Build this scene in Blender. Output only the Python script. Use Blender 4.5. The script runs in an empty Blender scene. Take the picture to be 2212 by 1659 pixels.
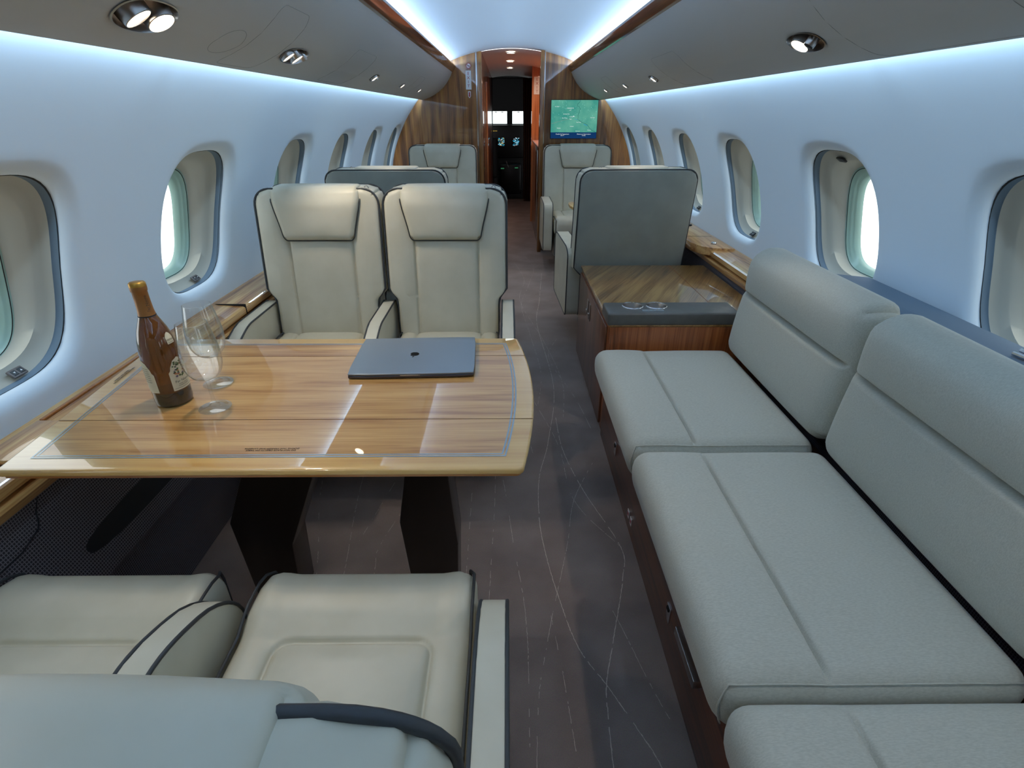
import bpy, bmesh, math, random
from mathutils import Vector, Matrix
random.seed(7)
C = bpy.context.scene.collection
PI = math.pi
R_ = math.radians

# ---------------------------------------------------------------- materials
MATS = {}
def newmat(name):
    m = bpy.data.materials.new(name); m.use_nodes = True
    nt = m.node_tree; b = nt.nodes['Principled BSDF']
    return m, nt, b
def srgb(r, g, b):
    f = lambda c: (c / 255 / 12.92) if c / 255 <= .04045 else ((c / 255 + .055) / 1.055) ** 2.4
    return (f(r), f(g), f(b), 1)
def plain(name, col, rough=.5, metal=0, coat=0, spec=.5, bump=None, emit=None, es=0, sheen=0):
    m, nt, b = newmat(name)
    b.inputs['Base Color'].default_value = srgb(*col)
    b.inputs['Roughness'].default_value = rough
    b.inputs['Metallic'].default_value = metal
    b.inputs['Coat Weight'].default_value = coat
    b.inputs['Coat Roughness'].default_value = .03
    b.inputs['Specular IOR Level'].default_value = spec
    if sheen: b.inputs['Sheen Weight'].default_value = sheen
    if emit:
        b.inputs['Emission Color'].default_value = srgb(*emit); b.inputs['Emission Strength'].default_value = es
    tc = nt.nodes.new('ShaderNodeTexCoord')
    if bump:
        sc, st, d = bump
        n = nt.nodes.new('ShaderNodeTexNoise'); n.inputs['Scale'].default_value = sc; n.inputs['Detail'].default_value = 3
        nt.links.new(tc.outputs['Object'], n.inputs['Vector'])
        bp = nt.nodes.new('ShaderNodeBump'); bp.inputs['Strength'].default_value = st; bp.inputs['Distance'].default_value = d
        nt.links.new(n.outputs['Fac'], bp.inputs['Height']); nt.links.new(bp.outputs['Normal'], b.inputs['Normal'])
    MATS[name] = m
    return m
def mottled(name, c1, c2, scale, rough, stretch=(1, 1, 1), bump=0, bdist=.001, spec=.5, detail=4, sheen=0):
    m, nt, b = newmat(name)
    tc = nt.nodes.new('ShaderNodeTexCoord'); mp = nt.nodes.new('ShaderNodeMapping')
    mp.inputs['Scale'].default_value = stretch
    nt.links.new(tc.outputs['Object'], mp.inputs['Vector'])
    n = nt.nodes.new('ShaderNodeTexNoise'); n.inputs['Scale'].default_value = scale; n.inputs['Detail'].default_value = detail
    nt.links.new(mp.outputs[0], n.inputs['Vector'])
    cr = nt.nodes.new('ShaderNodeValToRGB')
    cr.color_ramp.elements[0].position = .35; cr.color_ramp.elements[0].color = srgb(*c1)
    cr.color_ramp.elements[1].position = .65; cr.color_ramp.elements[1].color = srgb(*c2)
    nt.links.new(n.outputs['Fac'], cr.inputs[0]); nt.links.new(cr.outputs[0], b.inputs['Base Color'])
    b.inputs['Roughness'].default_value = rough; b.inputs['Specular IOR Level'].default_value = spec
    if sheen: b.inputs['Sheen Weight'].default_value = sheen
    if bump:
        bp = nt.nodes.new('ShaderNodeBump'); bp.inputs['Strength'].default_value = bump; bp.inputs['Distance'].default_value = bdist
        nt.links.new(n.outputs['Fac'], bp.inputs['Height']); nt.links.new(bp.outputs['Normal'], b.inputs['Normal'])
    MATS[name] = m
    return m
def wood(name, dark, mid, light, rot=(0, 0, 0), grain=(1, 14, 14), scale=2.2, coat=1.0, rough=.35, seed=0):
    """grain runs along local X after rotation"""
    m, nt, b = newmat(name)
    L = nt.links.new
    tc = nt.nodes.new('ShaderNodeTexCoord'); mp0 = nt.nodes.new('ShaderNodeMapping'); mp0.inputs['Rotation'].default_value = rot
    mp0.inputs['Location'].default_value = (seed, seed * 1.7, 0)
    L(tc.outputs['Object'], mp0.inputs['Vector'])
    mp = nt.nodes.new('ShaderNodeMapping'); mp.inputs['Scale'].default_value = grain; L(mp0.outputs[0], mp.inputs['Vector'])
    n1 = nt.nodes.new('ShaderNodeTexNoise'); n1.inputs['Scale'].default_value = scale; n1.inputs['Detail'].default_value = 5; n1.inputs['Distortion'].default_value = .6
    L(mp.outputs[0], n1.inputs['Vector'])
    mp2 = nt.nodes.new('ShaderNodeMapping'); mp2.inputs['Scale'].default_value = (grain[0] * 2.5, grain[1] * 9, grain[2] * 9); L(mp0.outputs[0], mp2.inputs['Vector'])
    n2 = nt.nodes.new('ShaderNodeTexNoise'); n2.inputs['Scale'].default_value = scale; n2.inputs['Detail'].default_value = 3
    L(mp2.outputs[0], n2.inputs['Vector'])
    mx = nt.nodes.new('ShaderNodeMath'); mx.operation = 'MULTIPLY_ADD'; mx.inputs[1].default_value = .35
    L(n2.outputs['Fac'], mx.inputs[0])
    mm = nt.nodes.new('ShaderNodeMath'); mm.operation = 'MULTIPLY'; mm.inputs[1].default_value = .68; L(n1.outputs['Fac'], mm.inputs[0]); L(mm.outputs[0], mx.inputs[2])
    cr = nt.nodes.new('ShaderNodeValToRGB'); e = cr.color_ramp.elements
    e[0].position = .38; e[0].color = srgb(*dark); e[1].position = .64; e[1].color = srgb(*light)
    k = e.new(.5); k.color = srgb(*mid)
    L(mx.outputs[0], cr.inputs[0]); L(cr.outputs[0], b.inputs['Base Color'])
    b.inputs['Roughness'].default_value = rough; b.inputs['Coat Weight'].default_value = coat; b.inputs['Coat Roughness'].default_value = .02
    b.inputs['Coat IOR'].default_value = 1.55
    MATS[name] = m
    return m
def emis(name, col, s):
    m = bpy.data.materials.new(name); m.use_nodes = True; nt = m.node_tree
    nt.nodes.clear(); o = nt.nodes.new('ShaderNodeOutputMaterial'); e = nt.nodes.new('ShaderNodeEmission')
    e.inputs[0].default_value = srgb(*col); e.inputs[1].default_value = s
    nt.links.new(e.outputs[0], o.inputs[0]); MATS[name] = m
    return m

M_wall = plain('wall_white', (214, 226, 235), .55, spec=.3)
M_ceil = plain('ceiling_white', (222, 231, 242), .5, spec=.3)
M_bin = plain('overhead_grey', (184, 182, 177), .5, spec=.35)
M_bulk = wood('bulkhead_wood', (90, 54, 22), (134, 84, 38), (170, 118, 58), rot=(0, R_(90), 0), grain=(.7, 9, 9), scale=2.4)
M_ledgew = wood('ledge_wood', (138, 84, 38), (196, 140, 78), (222, 176, 112), rot=(0, 0, R_(90)), grain=(.8, 14, 14), scale=2.5)
M_tablew = wood('table_wood', (162, 108, 52), (190, 140, 78), (208, 161, 98), grain=(.8, 11, 11), scale=3.0)
M_tableb = wood('table_border_wood', (200, 148, 76), (212, 164, 92), (222, 178, 108), grain=(.6, 5, 5), scale=2.0)
M_tabedge = wood('table_edge_wood', (150, 84, 34), (176, 106, 48), (190, 122, 60), grain=(.6, 5, 5), scale=2.0)
M_cabtop = wood('cabinet_top_wood', (118, 78, 38), (164, 118, 64), (196, 152, 90), rot=(0, 0, R_(-62)), grain=(.8, 12, 12), scale=2.3, seed=3)
M_cabside = wood('cabinet_side_wood', (104, 52, 22), (146, 80, 40), (172, 102, 54), rot=(0, R_(90), 0), grain=(.8, 12, 12), scale=2.0, seed=1, coat=.6)
M_cabface = wood('cabinet_face_wood', (78, 42, 26), (104, 62, 40), (124, 78, 52), rot=(0, R_(90), 0), grain=(.8, 12, 12), scale=2.0, seed=5, coat=.6)
M_sofaw = wood('sofa_base_wood', (58, 28, 14), (92, 48, 24), (112, 64, 32), rot=(0, 0, R_(90)), grain=(.9, 14, 14), scale=2.2, seed=2, coat=.5)
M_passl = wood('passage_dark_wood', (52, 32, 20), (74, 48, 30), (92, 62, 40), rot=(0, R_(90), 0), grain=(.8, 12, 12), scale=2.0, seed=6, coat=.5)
M_trimw = wood('cove_trim_wood', (78, 40, 20), (116, 66, 34), (146, 90, 50), rot=(0, 0, R_(90)), grain=(.5, 16, 16), scale=3.0)
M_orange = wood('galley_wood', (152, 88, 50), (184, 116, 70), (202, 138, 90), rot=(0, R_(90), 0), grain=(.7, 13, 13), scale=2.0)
M_leather = mottled('cream_leather', (196, 190, 169), (204, 198, 178), 9, .42, bump=.12, bdist=.0015, spec=.45)
M_leather2 = mottled('grey_leather', (146, 149, 140), (154, 157, 148), 9, .42, bump=.12, bdist=.0015)
M_leatherpad = mottled('charcoal_leather', (84, 82, 78), (92, 90, 86), 30, .38, bump=.1)
M_piping = plain('piping_charcoal', (52, 54, 56), .5)
M_seam = plain('seam_thread', (120, 118, 106), .7)
M_fabric = mottled('sofa_fabric', (178, 177, 164), (191, 190, 177), 130, .95, stretch=(1, 4, 2), bump=.25, bdist=.0006, spec=.15, detail=3, sheen=.25)
M_greyledge = plain('blue_grey_fabric', (98, 112, 126), .8, spec=.2)
M_dark = plain('dark_recess', (22, 22, 24), .7)
M_black = plain('black_plastic', (14, 14, 16), .35)
M_chrome = plain('chrome', (215, 215, 218), .12, metal=1)
M_nickel = plain('brushed_nickel', (176, 170, 165), .28, metal=1)
M_steel = plain('inlay_metal', (158, 172, 180), .3, metal=.6)
M_reveal = plain('window_reveal_cream', (176, 174, 162), .5, spec=.3)
M_track = plain('shade_track_blue', (120, 138, 152), .5, spec=.3)
M_ring = plain('window_ring_green', (150, 180, 170), .3)
M_lamp = emis('lamp_lens', (255, 240, 214), 14)
M_whiteplastic = plain('white_plastic', (225, 226, 226), .35)
M_red = plain('sign_red', (150, 30, 40), .5)
M_pedestal = plain('table_pedestal_dark', (48, 38, 32), .35, coat=.3)
M_alu = plain('laptop_grey', (148, 156, 162), .42, metal=.7)
M_aludark = plain('laptop_edge', (92, 88, 92), .3, metal=.9)
M_logo = plain('laptop_logo', (28, 30, 34), .12, metal=.9)
M_gold = plain('foil_gold', (178, 132, 56), .32, metal=.8)
M_foil = plain('foil_tan', (158, 106, 56), .42, metal=.45)
M_paper = plain('label_paper', (222, 214, 184), .7)
M_paperline = plain('label_line', (70, 66, 52), .7)
M_leafg = plain('label_green', (84, 104, 62), .7)
M_leafo = plain('label_orange', (196, 128, 80), .7)
M_leafv = plain('label_violet', (110, 96, 112), .7)
M_yarn = plain('carpet_line', (204, 186, 170), .9)
M_curtain = plain('curtain_brown', (92, 72, 62), .85)
M_marble = plain('galley_counter', (196, 150, 140), .3)
M_grpanel = plain('brass_grille', (176, 140, 84), .4, metal=.6)

def carpet():
    m, nt, b = newmat('carpet'); L = nt.links.new
    tc = nt.nodes.new('ShaderNodeTexCoord')
    n = nt.nodes.new('ShaderNodeTexNoise'); n.inputs['Scale'].default_value = 4.5; n.inputs['Detail'].default_value = 5; L(tc.outputs['Object'], n.inputs['Vector'])
    cr = nt.nodes.new('ShaderNodeValToRGB'); e = cr.color_ramp.elements
    e[0].position = .3; e[0].color = srgb(134, 112, 101); e[1].position = .7; e[1].color = srgb(160, 136, 124)
    L(n.outputs['Fac'], cr.inputs[0])
    f = nt.nodes.new('ShaderNodeTexNoise'); f.inputs['Scale'].default_value = 420; f.inputs['Detail'].default_value = 2; L(tc.outputs['Object'], f.inputs['Vector'])
    mx = nt.nodes.new('ShaderNodeMix'); mx.data_type = 'RGBA'; mx.blend_type = 'MULTIPLY'; mx.inputs[0].default_value = .45
    L(cr.outputs[0], mx.inputs[6]); L(f.outputs['Color'], mx.inputs[7])
    hs = nt.nodes.new('ShaderNodeHueSaturation'); hs.inputs['Saturation'].default_value = .75; hs.inputs['Value'].default_value = 1.15; L(mx.outputs[2], hs.inputs['Color'])
    L(hs.outputs[0], b.inputs['Base Color']); b.inputs['Roughness'].default_value = .95; b.inputs['Specular IOR Level'].default_value = .15
    b.inputs['Sheen Weight'].default_value = .15
    bp = nt.nodes.new('ShaderNodeBump'); bp.inputs['Strength'].default_value = .5; bp.inputs['Distance'].default_value = .002
    L(f.outputs['Fac'], bp.inputs['Height']); L(bp.outputs['Normal'], b.inputs['Normal'])
    return m
M_carpet = carpet()
def weave():
    m, nt, b = newmat('dado_weave'); L = nt.links.new
    tc = nt.nodes.new('ShaderNodeTexCoord'); sx = nt.nodes.new('ShaderNodeSeparateXYZ'); L(tc.outputs['Object'], sx.inputs[0])
    outs = []
    for ax in ('Y', 'Z'):
        k = nt.nodes.new('ShaderNodeMath'); k.operation = 'MULTIPLY'; k.inputs[1].default_value = 2 * PI / .0065; L(sx.outputs[ax], k.inputs[0])
        s = nt.nodes.new('ShaderNodeMath'); s.operation = 'SINE'; L(k.outputs[0], s.inputs[0]); outs.append(s)
    mx = nt.nodes.new('ShaderNodeMath'); mx.operation = 'MAXIMUM'; L(outs[0].outputs[0], mx.inputs[0]); L(outs[1].outputs[0], mx.inputs[1])
    cr = nt.nodes.new('ShaderNodeValToRGB'); e = cr.color_ramp.elements
    e[0].position = .2; e[0].color = srgb(52, 46, 48); e[1].position = .95; e[1].color = srgb(124, 116, 120)
    L(mx.outputs[0], cr.inputs[0]); L(cr.outputs[0], b.inputs['Base Color']); b.inputs['Roughness'].default_value = .9
    bp = nt.nodes.new('ShaderNodeBump'); bp.inputs['Strength'].default_value = .4; bp.inputs['Distance'].default_value = .001
    L(mx.outputs[0], bp.inputs['Height']); L(bp.outputs['Normal'], b.inputs['Normal'])
    return m
M_weave = weave()
def glassmat(name, tint, base=.05):
    # thin clear glass: mostly see-through, mirror-like towards grazing angles
    m = bpy.data.materials.new(name); m.use_nodes = True; nt = m.node_tree; nt.nodes.clear()
    o = nt.nodes.new('ShaderNodeOutputMaterial'); t = nt.nodes.new('ShaderNodeBsdfTransparent'); g = nt.nodes.new('ShaderNodeBsdfGlossy')
    t.inputs[0].default_value = tint; g.inputs['Roughness'].default_value = .01
    lw = nt.nodes.new('ShaderNodeLayerWeight'); pw = nt.nodes.new('ShaderNodeMath'); pw.operation = 'POWER'; pw.inputs[1].default_value = 3.2; nt.links.new(lw.outputs['Facing'], pw.inputs[0])
    f = nt.nodes.new('ShaderNodeMath'); f.operation = 'MULTIPLY_ADD'; f.inputs[1].default_value = .75; f.inputs[2].default_value = .05; nt.links.new(pw.outputs[0], f.inputs[0])
    x = nt.nodes.new('ShaderNodeMixShader'); nt.links.new(f.outputs[0], x.inputs[0])
    nt.links.new(t.outputs[0], x.inputs[1]); nt.links.new(g.outputs[0], x.inputs[2]); nt.links.new(x.outputs[0], o.inputs[0]); return m
M_glass = glassmat('clear_glass', (.975, .985, .985, 1))
def panemat():
    m = bpy.data.materials.new('window_pane'); m.use_nodes = True; nt = m.node_tree; nt.nodes.clear()
    o = nt.nodes.new('ShaderNodeOutputMaterial'); t = nt.nodes.new('ShaderNodeBsdfTransparent'); g = nt.nodes.new('ShaderNodeBsdfGlossy')
    t.inputs[0].default_value = (.97, 1, .99, 1); g.inputs['Roughness'].default_value = .02
    x = nt.nodes.new('ShaderNodeMixShader'); x.inputs[0].default_value = .06
    nt.links.new(t.outputs[0], x.inputs[1]); nt.links.new(g.outputs[0], x.inputs[2]); nt.links.new(x.outputs[0], o.inputs[0]); return m
M_pane = panemat()
def bottlemat():
    m, nt, b = newmat('bottle_glass')
    b.inputs['Base Color'].default_value = srgb(128, 78, 30); b.inputs['Roughness'].default_value = .05
    b.inputs['Transmission Weight'].default_value = .55; b.inputs['IOR'].default_value = 1.3
    b.inputs['Coat Weight'].default_value = 1; b.inputs['Coat Roughness'].default_value = .02
    return m
M_bottle = bottlemat()
M_bottledark = plain('bottle_base_glass', (44, 36, 14), .08, coat=1)

# ---------------------------------------------------------------- object helpers
def link(name, me, parent=None, loc=(0, 0, 0), kind=None, label=None):
    o = bpy.data.objects.new(name, me); C.objects.link(o); o.location = loc
    if parent is not None: o.parent = parent
    if kind: o['kind'] = kind
    if label: o['label'] = label
    return o
def mk(name, verts, faces, mat, parent=None, smooth=35, kind=None, label=None, loc=(0, 0, 0), midx=None):
    me = bpy.data.meshes.new(name); me.from_pydata([tuple(v) for v in verts], [], faces)
    mats = mat if isinstance(mat, (list, tuple)) else [mat]
    for x in mats: me.materials.append(x)
    if midx: me.polygons.foreach_set('material_index', midx)
    bm = bmesh.new(); bm.from_mesh(me); bmesh.ops.remove_doubles(bm, verts=bm.verts, dist=1e-6)
    bmesh.ops.recalc_face_normals(bm, faces=bm.faces); bm.to_mesh(me); bm.free()
    me.update()
    if smooth:
        me.shade_smooth()
        if smooth < 180: me.set_sharp_from_angle(angle=R_(smooth))
    return link(name, me, parent, loc, kind, label)
def tag(o, label, cat, group=None):
    o['label'] = label; o['category'] = cat
    if group: o['group'] = group
    return o
def thing(name, label, cat, loc=(0, 0, 0), rz=0, group=None):
    o = bpy.data.objects.new(name, None); C.objects.link(o); o.location = loc; o.rotation_euler = (0, 0, rz)
    o.empty_display_size = .05
    return tag(o, label, cat, group)
def dup(root, loc, rz, label, group=None):
    def cp(o, par):
        c = o.copy(); C.objects.link(c)
        if par is not None: c.parent = par
        for k in kids.get(o.name, []): cp(k, c)
        return c
    kids = {}
    for o in bpy.data.objects:
        if o.parent is not None: kids.setdefault(o.parent.name, []).append(o)
    r = cp(root, None); r.location = loc; r.rotation_euler = (0, 0, rz); r['label'] = label
    if group: r['group'] = group
    return r

class MB:
    def __init__(s): s.v = []; s.f = []; s.m = []; s.cur = 0
    def add(s, v, f):
        n = len(s.v); s.v += [tuple(p) for p in v]; s.f += [tuple(i + n for i in q) for q in f]; s.m += [s.cur] * len(f)
        return s
    def box(s, x0, x1, y0, y1, z0, z1, bev=0, seg=2, M=None):
        bm = bmesh.new(); bmesh.ops.create_cube(bm, size=1)
        for v in bm.verts: v.co = Vector(((x0 + x1) / 2 + v.co.x * (x1 - x0), (y0 + y1) / 2 + v.co.y * (y1 - y0), (z0 + z1) / 2 + v.co.z * (z1 - z0)))
        if bev: bmesh.ops.bevel(bm, geom=bm.edges[:], offset=bev, segments=seg, profile=.5, affect='EDGES')
        return s.frombm(bm, M)
    def frombm(s, bm, M=None):
        bm.verts.index_update()
        v = [(M @ x.co) if M else x.co.copy() for x in bm.verts]; f = [[q.index for q in p.verts] for p in bm.faces]; bm.free()
        return s.add(v, f)
    def prism(s, poly, axis, a, b, bev=0, seg=2):
        """poly 2D in the other two axes (x: (y,z), y: (x,z), z: (x,y))"""
        def P(p, t): return {'x': (t, p[0], p[1]), 'y': (p[0], t, p[1]), 'z': (p[0], p[1], t)}[axis]
        bm = bmesh.new()
        A = [bm.verts.new(P(p, a)) for p in poly]; B = [bm.verts.new(P(p, b)) for p in poly]
        n = len(poly); bm.faces.new(A); bm.faces.new(B[::-1])
        for i in range(n): bm.faces.new((A[i], B[i], B[(i + 1) % n], A[(i + 1) % n]))
        bmesh.ops.recalc_face_normals(bm, faces=bm.faces)
        if bev: bmesh.ops.bevel(bm, geom=bm.edges[:], offset=bev, segments=seg, profile=.5, affect='EDGES')
        return s.frombm(bm)
    def tube(s, path, r, closed=False, n=8):
        P = [Vector(p) for p in path]; N = len(P); V = []; F = []
        up = Vector((0, 0, 1)); prev = None
        for i, p in enumerate(P):
            a = P[(i - 1) % N] if (closed or i) else P[0]; b = P[(i + 1) % N] if (closed or i < N - 1) else P[-1]
            t = (b - a)
            t = t.normalized() if t.length > 1e-9 else Vector((0, 1, 0))
            if prev is None:
                u = t.cross(up)
                if u.length < .1: u = t.cross(Vector((1, 0, 0)))
            else: u = prev - t * prev.dot(t)
            if u.length < 1e-6: u = t.orthogonal()
            u.normalize(); prev = u; w = t.cross(u)
            rr = r[i] if isinstance(r, (list, tuple)) else r
            for k in range(n):
                c = 2 * PI * k / n; V.append(p + (u * math.cos(c) + w * math.sin(c)) * rr)
        for i in range(N if closed else N - 1):
            j = (i + 1) % N
            for k in range(n):
                F.append((i * n + k, i * n + (k + 1) % n, j * n + (k + 1) % n, j * n + k))
        if not closed: F += [tuple(range(n))[::-1], tuple((N - 1) * n + k for k in range(n))]
        return s.add(V, F)
    def lathe(s, prof, n=48, c=(0, 0, 0), close=False, a0=0, a1=2 * PI, M=None):
        V = []; F = []; full = abs(a1 - a0 - 2 * PI) < 1e-6; cols = n if full else n + 1
        for (r, z) in prof:
            for k in range(cols):
                a = a0 + (a1 - a0) * k / n; q = Vector((c[0] + r * math.cos(a), c[1] + r * math.sin(a), c[2] + z)); V.append(M @ q if M else q)
        m = len(prof)
        for i in range(m if close else m - 1):
            j = (i + 1) % m
            for k in range(n):
                F.append((i * cols + k, i * cols + (k + 1) % cols, j * cols + (k + 1) % cols, j * cols + k))
        return s.add(V, F)
    def disc(s, c, r, n=32, M=None):
        V = [Vector((c[0], c[1], c[2]))] + [Vector((c[0] + r * math.cos(2 * PI * k / n), c[1] + r * math.sin(2 * PI * k / n), c[2])) for k in range(n)]
        if M: V = [M @ v for v in V]
        return s.add(V, [(0, 1 + k, 1 + (k + 1) % n) for k in range(n)])
    def build(s, name, mat, parent=None, **k):
        return mk(name, s.v, s.f, mat, parent, midx=s.m if isinstance(mat, (list, tuple)) else None, **k)

def lines(h, r, n=8, extra=(), c=0, w=.004):
    """coordinate list -h..h, dense in the rounding zone and near grooves"""
    L = set()
    for k in range(6):
        t = r * (1 - math.cos(PI / 2 * k / 5)) if r else 0
        L.add(round(-h + t, 5)); L.add(round(h - t, 5))
    for k in range(n + 1): L.add(round(-(h - r) + 2 * (h - r) * k / n, 5))
    for e in extra:
        for d in (0, .5 * w, w, 1.8 * w, 3 * w, 5 * w):
            for sg in (-1, 1):
                if abs(e + sg * d) < h - r * .6: L.add(round(e + sg * d, 5))
    return sorted(L)
def rbox(hx, hy, hz, r, nx=8, ny=3, nz=8, ex=(), ey=(), ez=(), w=.004):
    """verts/faces of a rounded box centred at 0; extra grid lines near ex/ey/ez"""
    X = lines(hx, r, nx, ex, w=w); Y = lines(hy, r, ny, ey, w=w); Z = lines(hz, r, nz, ez, w=w)
    V = {}; vl = []; F = []
    def vid(i, j, k):
        key = (i, j, k)
        if key not in V: V[key] = len(vl); vl.append([X[i], Y[j], Z[k]])
        return V[key]
    a, b, c = len(X) - 1, len(Y) - 1, len(Z) - 1
    for i in range(a):
        for k in range(c):
            for j in (0, b): F.append((vid(i, j, k), vid(i + 1, j, k), vid(i + 1, j, k + 1), vid(i, j, k + 1)))
    for j in range(b):
        for k in range(c):
            for i in (0, a): F.append((vid(i, j, k), vid(i, j + 1, k), vid(i, j + 1, k + 1), vid(i, j, k + 1)))
    for i in range(a):
        for j in range(b):
            for k in (0, c): F.append((vid(i, j, k), vid(i + 1, j, k), vid(i + 1, j + 1, k), vid(i, j + 1, k)))
    return vl, F
def rnd(p, hx, hy, hz, r):
    q = [max(-(h - r), min(h - r, c)) for c, h in zip(p, (hx, hy, hz))]
    d = [c - e for c, e in zip(p, q)]
    L = math.sqrt(sum(t * t for t in d)); m = max(abs(t) for t in d)
    if L < 1e-9: return list(p)
    return [e + t / L * m for e, t in zip(q, d)]
def rnd2(a, b, ha, hb, R):
    qa = max(-(ha - R), min(ha - R, a)); qb = max(-(hb - R), min(hb - R, b)); da, db = a - qa, b - qb
    L = math.hypot(da, db); m = max(abs(da), abs(db))
    if L < 1e-9: return a, b
    return qa + da / L * m, qb + db / L * m
def sstep(a, b, x):
    t = max(0, min(1, (x - a) / (b - a))); return t * t * (3 - 2 * t)
def G(x, w): return math.exp(-(x / w) ** 2)
def shape(name, dims, r, fn, mat, parent, nx=8, ny=3, nz=8, ex=(), ey=(), ez=(), w=.004, **kw):
    v, f = rbox(*dims, r, nx, ny, nz, ex, ey, ez, w)
    vv = [fn(*rnd(p, *dims, r)) for p in v]
    return mk(name, vv, f, mat, parent, smooth=180, **kw)
def rrect_path(ha, hb, n=10, R=.03):
    """closed square path; corners get dense samples so a later rounding keeps it smooth"""
    pts = []
    for (sa, sb, horiz) in ((1, -1, 0), (1, 1, 1), (-1, 1, 0), (-1, -1, 1)):
        pass
    def seg(a0, b0, a1, b1):
        T = [0] + [t for t in (R * .25, R * .5, R * .75, R)]
        L = math.hypot(a1 - a0, b1 - b0); ts = [t / L for t in T] + [R / L + (1 - 2 * R / L) * k / n for k in range(1, n)] + [1 - t / L for t in T[::-1]]
        return [(a0 + (a1 - a0) * t, b0 + (b1 - b0) * t) for t in ts][:-1]
    return seg(ha, -hb, ha, hb) + seg(ha, hb, -ha, hb) + seg(-ha, hb, -ha, -hb) + seg(-ha, -hb, ha, -hb)

FONTCACHE = {}
def text(name, body, size, mat, parent, M, ext=.0002, align='CENTER', shear=0, kind=None, label=None, lines_gap=1.0):
    cu = bpy.data.curves.new('t', 'FONT'); cu.body = body; cu.size = size; cu.extrude = ext; cu.align_x = align; cu.align_y = 'CENTER'; cu.shear = shear
    cu.resolution_u = 3; cu.space_line = lines_gap
    o = bpy.data.objects.new('t', cu); C.objects.link(o)
    bpy.context.view_layer.update()
    dg = bpy.context.evaluated_depsgraph_get()
    me = bpy.data.meshes.new_from_object(o.evaluated_get(dg)); bpy.data.objects.remove(o)
    me.transform(M); me.materials.clear(); me.materials.append(mat); me.name = name
    return link(name, me, parent, kind=kind, label=label)
def frameM(o, x, y):
    """matrix whose local X, Y axes are x, y at origin o"""
    x = Vector(x).normalized(); y = Vector(y); z = x.cross(y).normalized(); y = z.cross(x)
    return Matrix(((x.x, y.x, z.x, o[0]), (x.y, y.y, z.y, o[1]), (x.z, y.z, z.z, o[2]), (0, 0, 0, 1)))

# ---------------------------------------------------------------- cabin shell
RC, ZC = 1.22, .60
Y0, Y1 = -1.55, 5.74
WTOP = 1.465
def wallx(z):
    if z < .0: z = .0
    return math.sqrt(RC * RC - (z - ZC) ** 2)
WY = [-.65, .25, 1.14, 1.99, 2.90, 3.76, 4.63, 5.50]
HWY, HWZ, WZ = .22, .240, .957           # opening half width / height / centre height
def selli(a, hw, hh, n=3.2):
    c, s = math.cos(a), math.sin(a)
    return hw * math.copysign(abs(c) ** (2 / n), c), hh * math.copysign(abs(s) ** (2 / n), s)
NA = 72
LIP = .034
def build_wall(side):
    V = []; F = []
    zb, zt = .50, WTOP
    bounds = [Y0] + [(WY[i] + WY[i + 1]) / 2 for i in range(len(WY) - 1)] + [Y1 + .03]
    for wi, yc in enumerate(WY):
        ya, yb = bounds[wi], bounds[wi + 1]
        ang = [2 * PI * k / NA + .0001 for k in range(NA)]
        # force true corner directions
        for (cy, cz) in ((yb, zt), (ya, zt), (ya, zb), (yb, zb)):
            t = math.atan2(cz - WZ, cy - yc) % (2 * PI)
            k = min(range(NA), key=lambda i: abs(ang[i] - t)); ang[k] = t
        rings = []
        outer = []
        for t in ang:
            c, s = math.cos(t), math.sin(t); L = 1e9
            if c > 1e-9: L = min(L, (yb - yc) / c)
            if c < -1e-9: L = min(L, (ya - yc) / c)
            if s > 1e-9: L = min(L, (zt - WZ) / s)
            if s < -1e-9: L = min(L, (zb - WZ) / s)
            outer.append((yc + L * c, WZ + L * s))
        oe = []
        for t in ang:
            # superellipse point with the same direction
            c, s = math.cos(t), math.sin(t); n = 3.2
            r = (abs(c / (HWY + LIP)) ** n + abs(s / (HWZ + LIP)) ** n) ** (-1 / n)
            oe.append((yc + r * c, WZ + r * s))
        for q in (0, .08, .16, .25, .35, .45, .55, .65, .75, .85, .93, 1):
            rings.append([(o[0] * (1 - q) + e[0] * q, o[1] * (1 - q) + e[1] * q, 0) for o, e in zip(outer, oe)])
        for k in range(1, 7):
            ph = PI / 2 * k / 6; ins = LIP * math.sin(ph); dep = LIP * (1 - math.cos(ph))
            rg = []
            for t in ang:
                c, s = math.cos(t), math.sin(t); n = 3.2
                r = (abs(c / (HWY + LIP - ins)) ** n + abs(s / (HWZ + LIP - ins)) ** n) ** (-1 / n)
                rg.append((yc + r * c, WZ + r * s, dep))
            rings.append(rg)
        base = len(V)
        for rg in rings:
            for (y, z, d) in rg: V.append((side * (wallx(z) + d), y, z))
        for i in range(len(rings) - 1):
            for k in range(NA):
                k2 = (k + 1) % NA
                F.append((base + i * NA + k, base + i * NA + k2, base + (i + 1) * NA + k2, base + (i + 1) * NA + k))
    o = mk('wall_left' if side < 0 else 'wall_right', V, F, M_wall, smooth=180, kind='structure')
    return o
for s in (-1, 1): build_wall(s)

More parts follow.
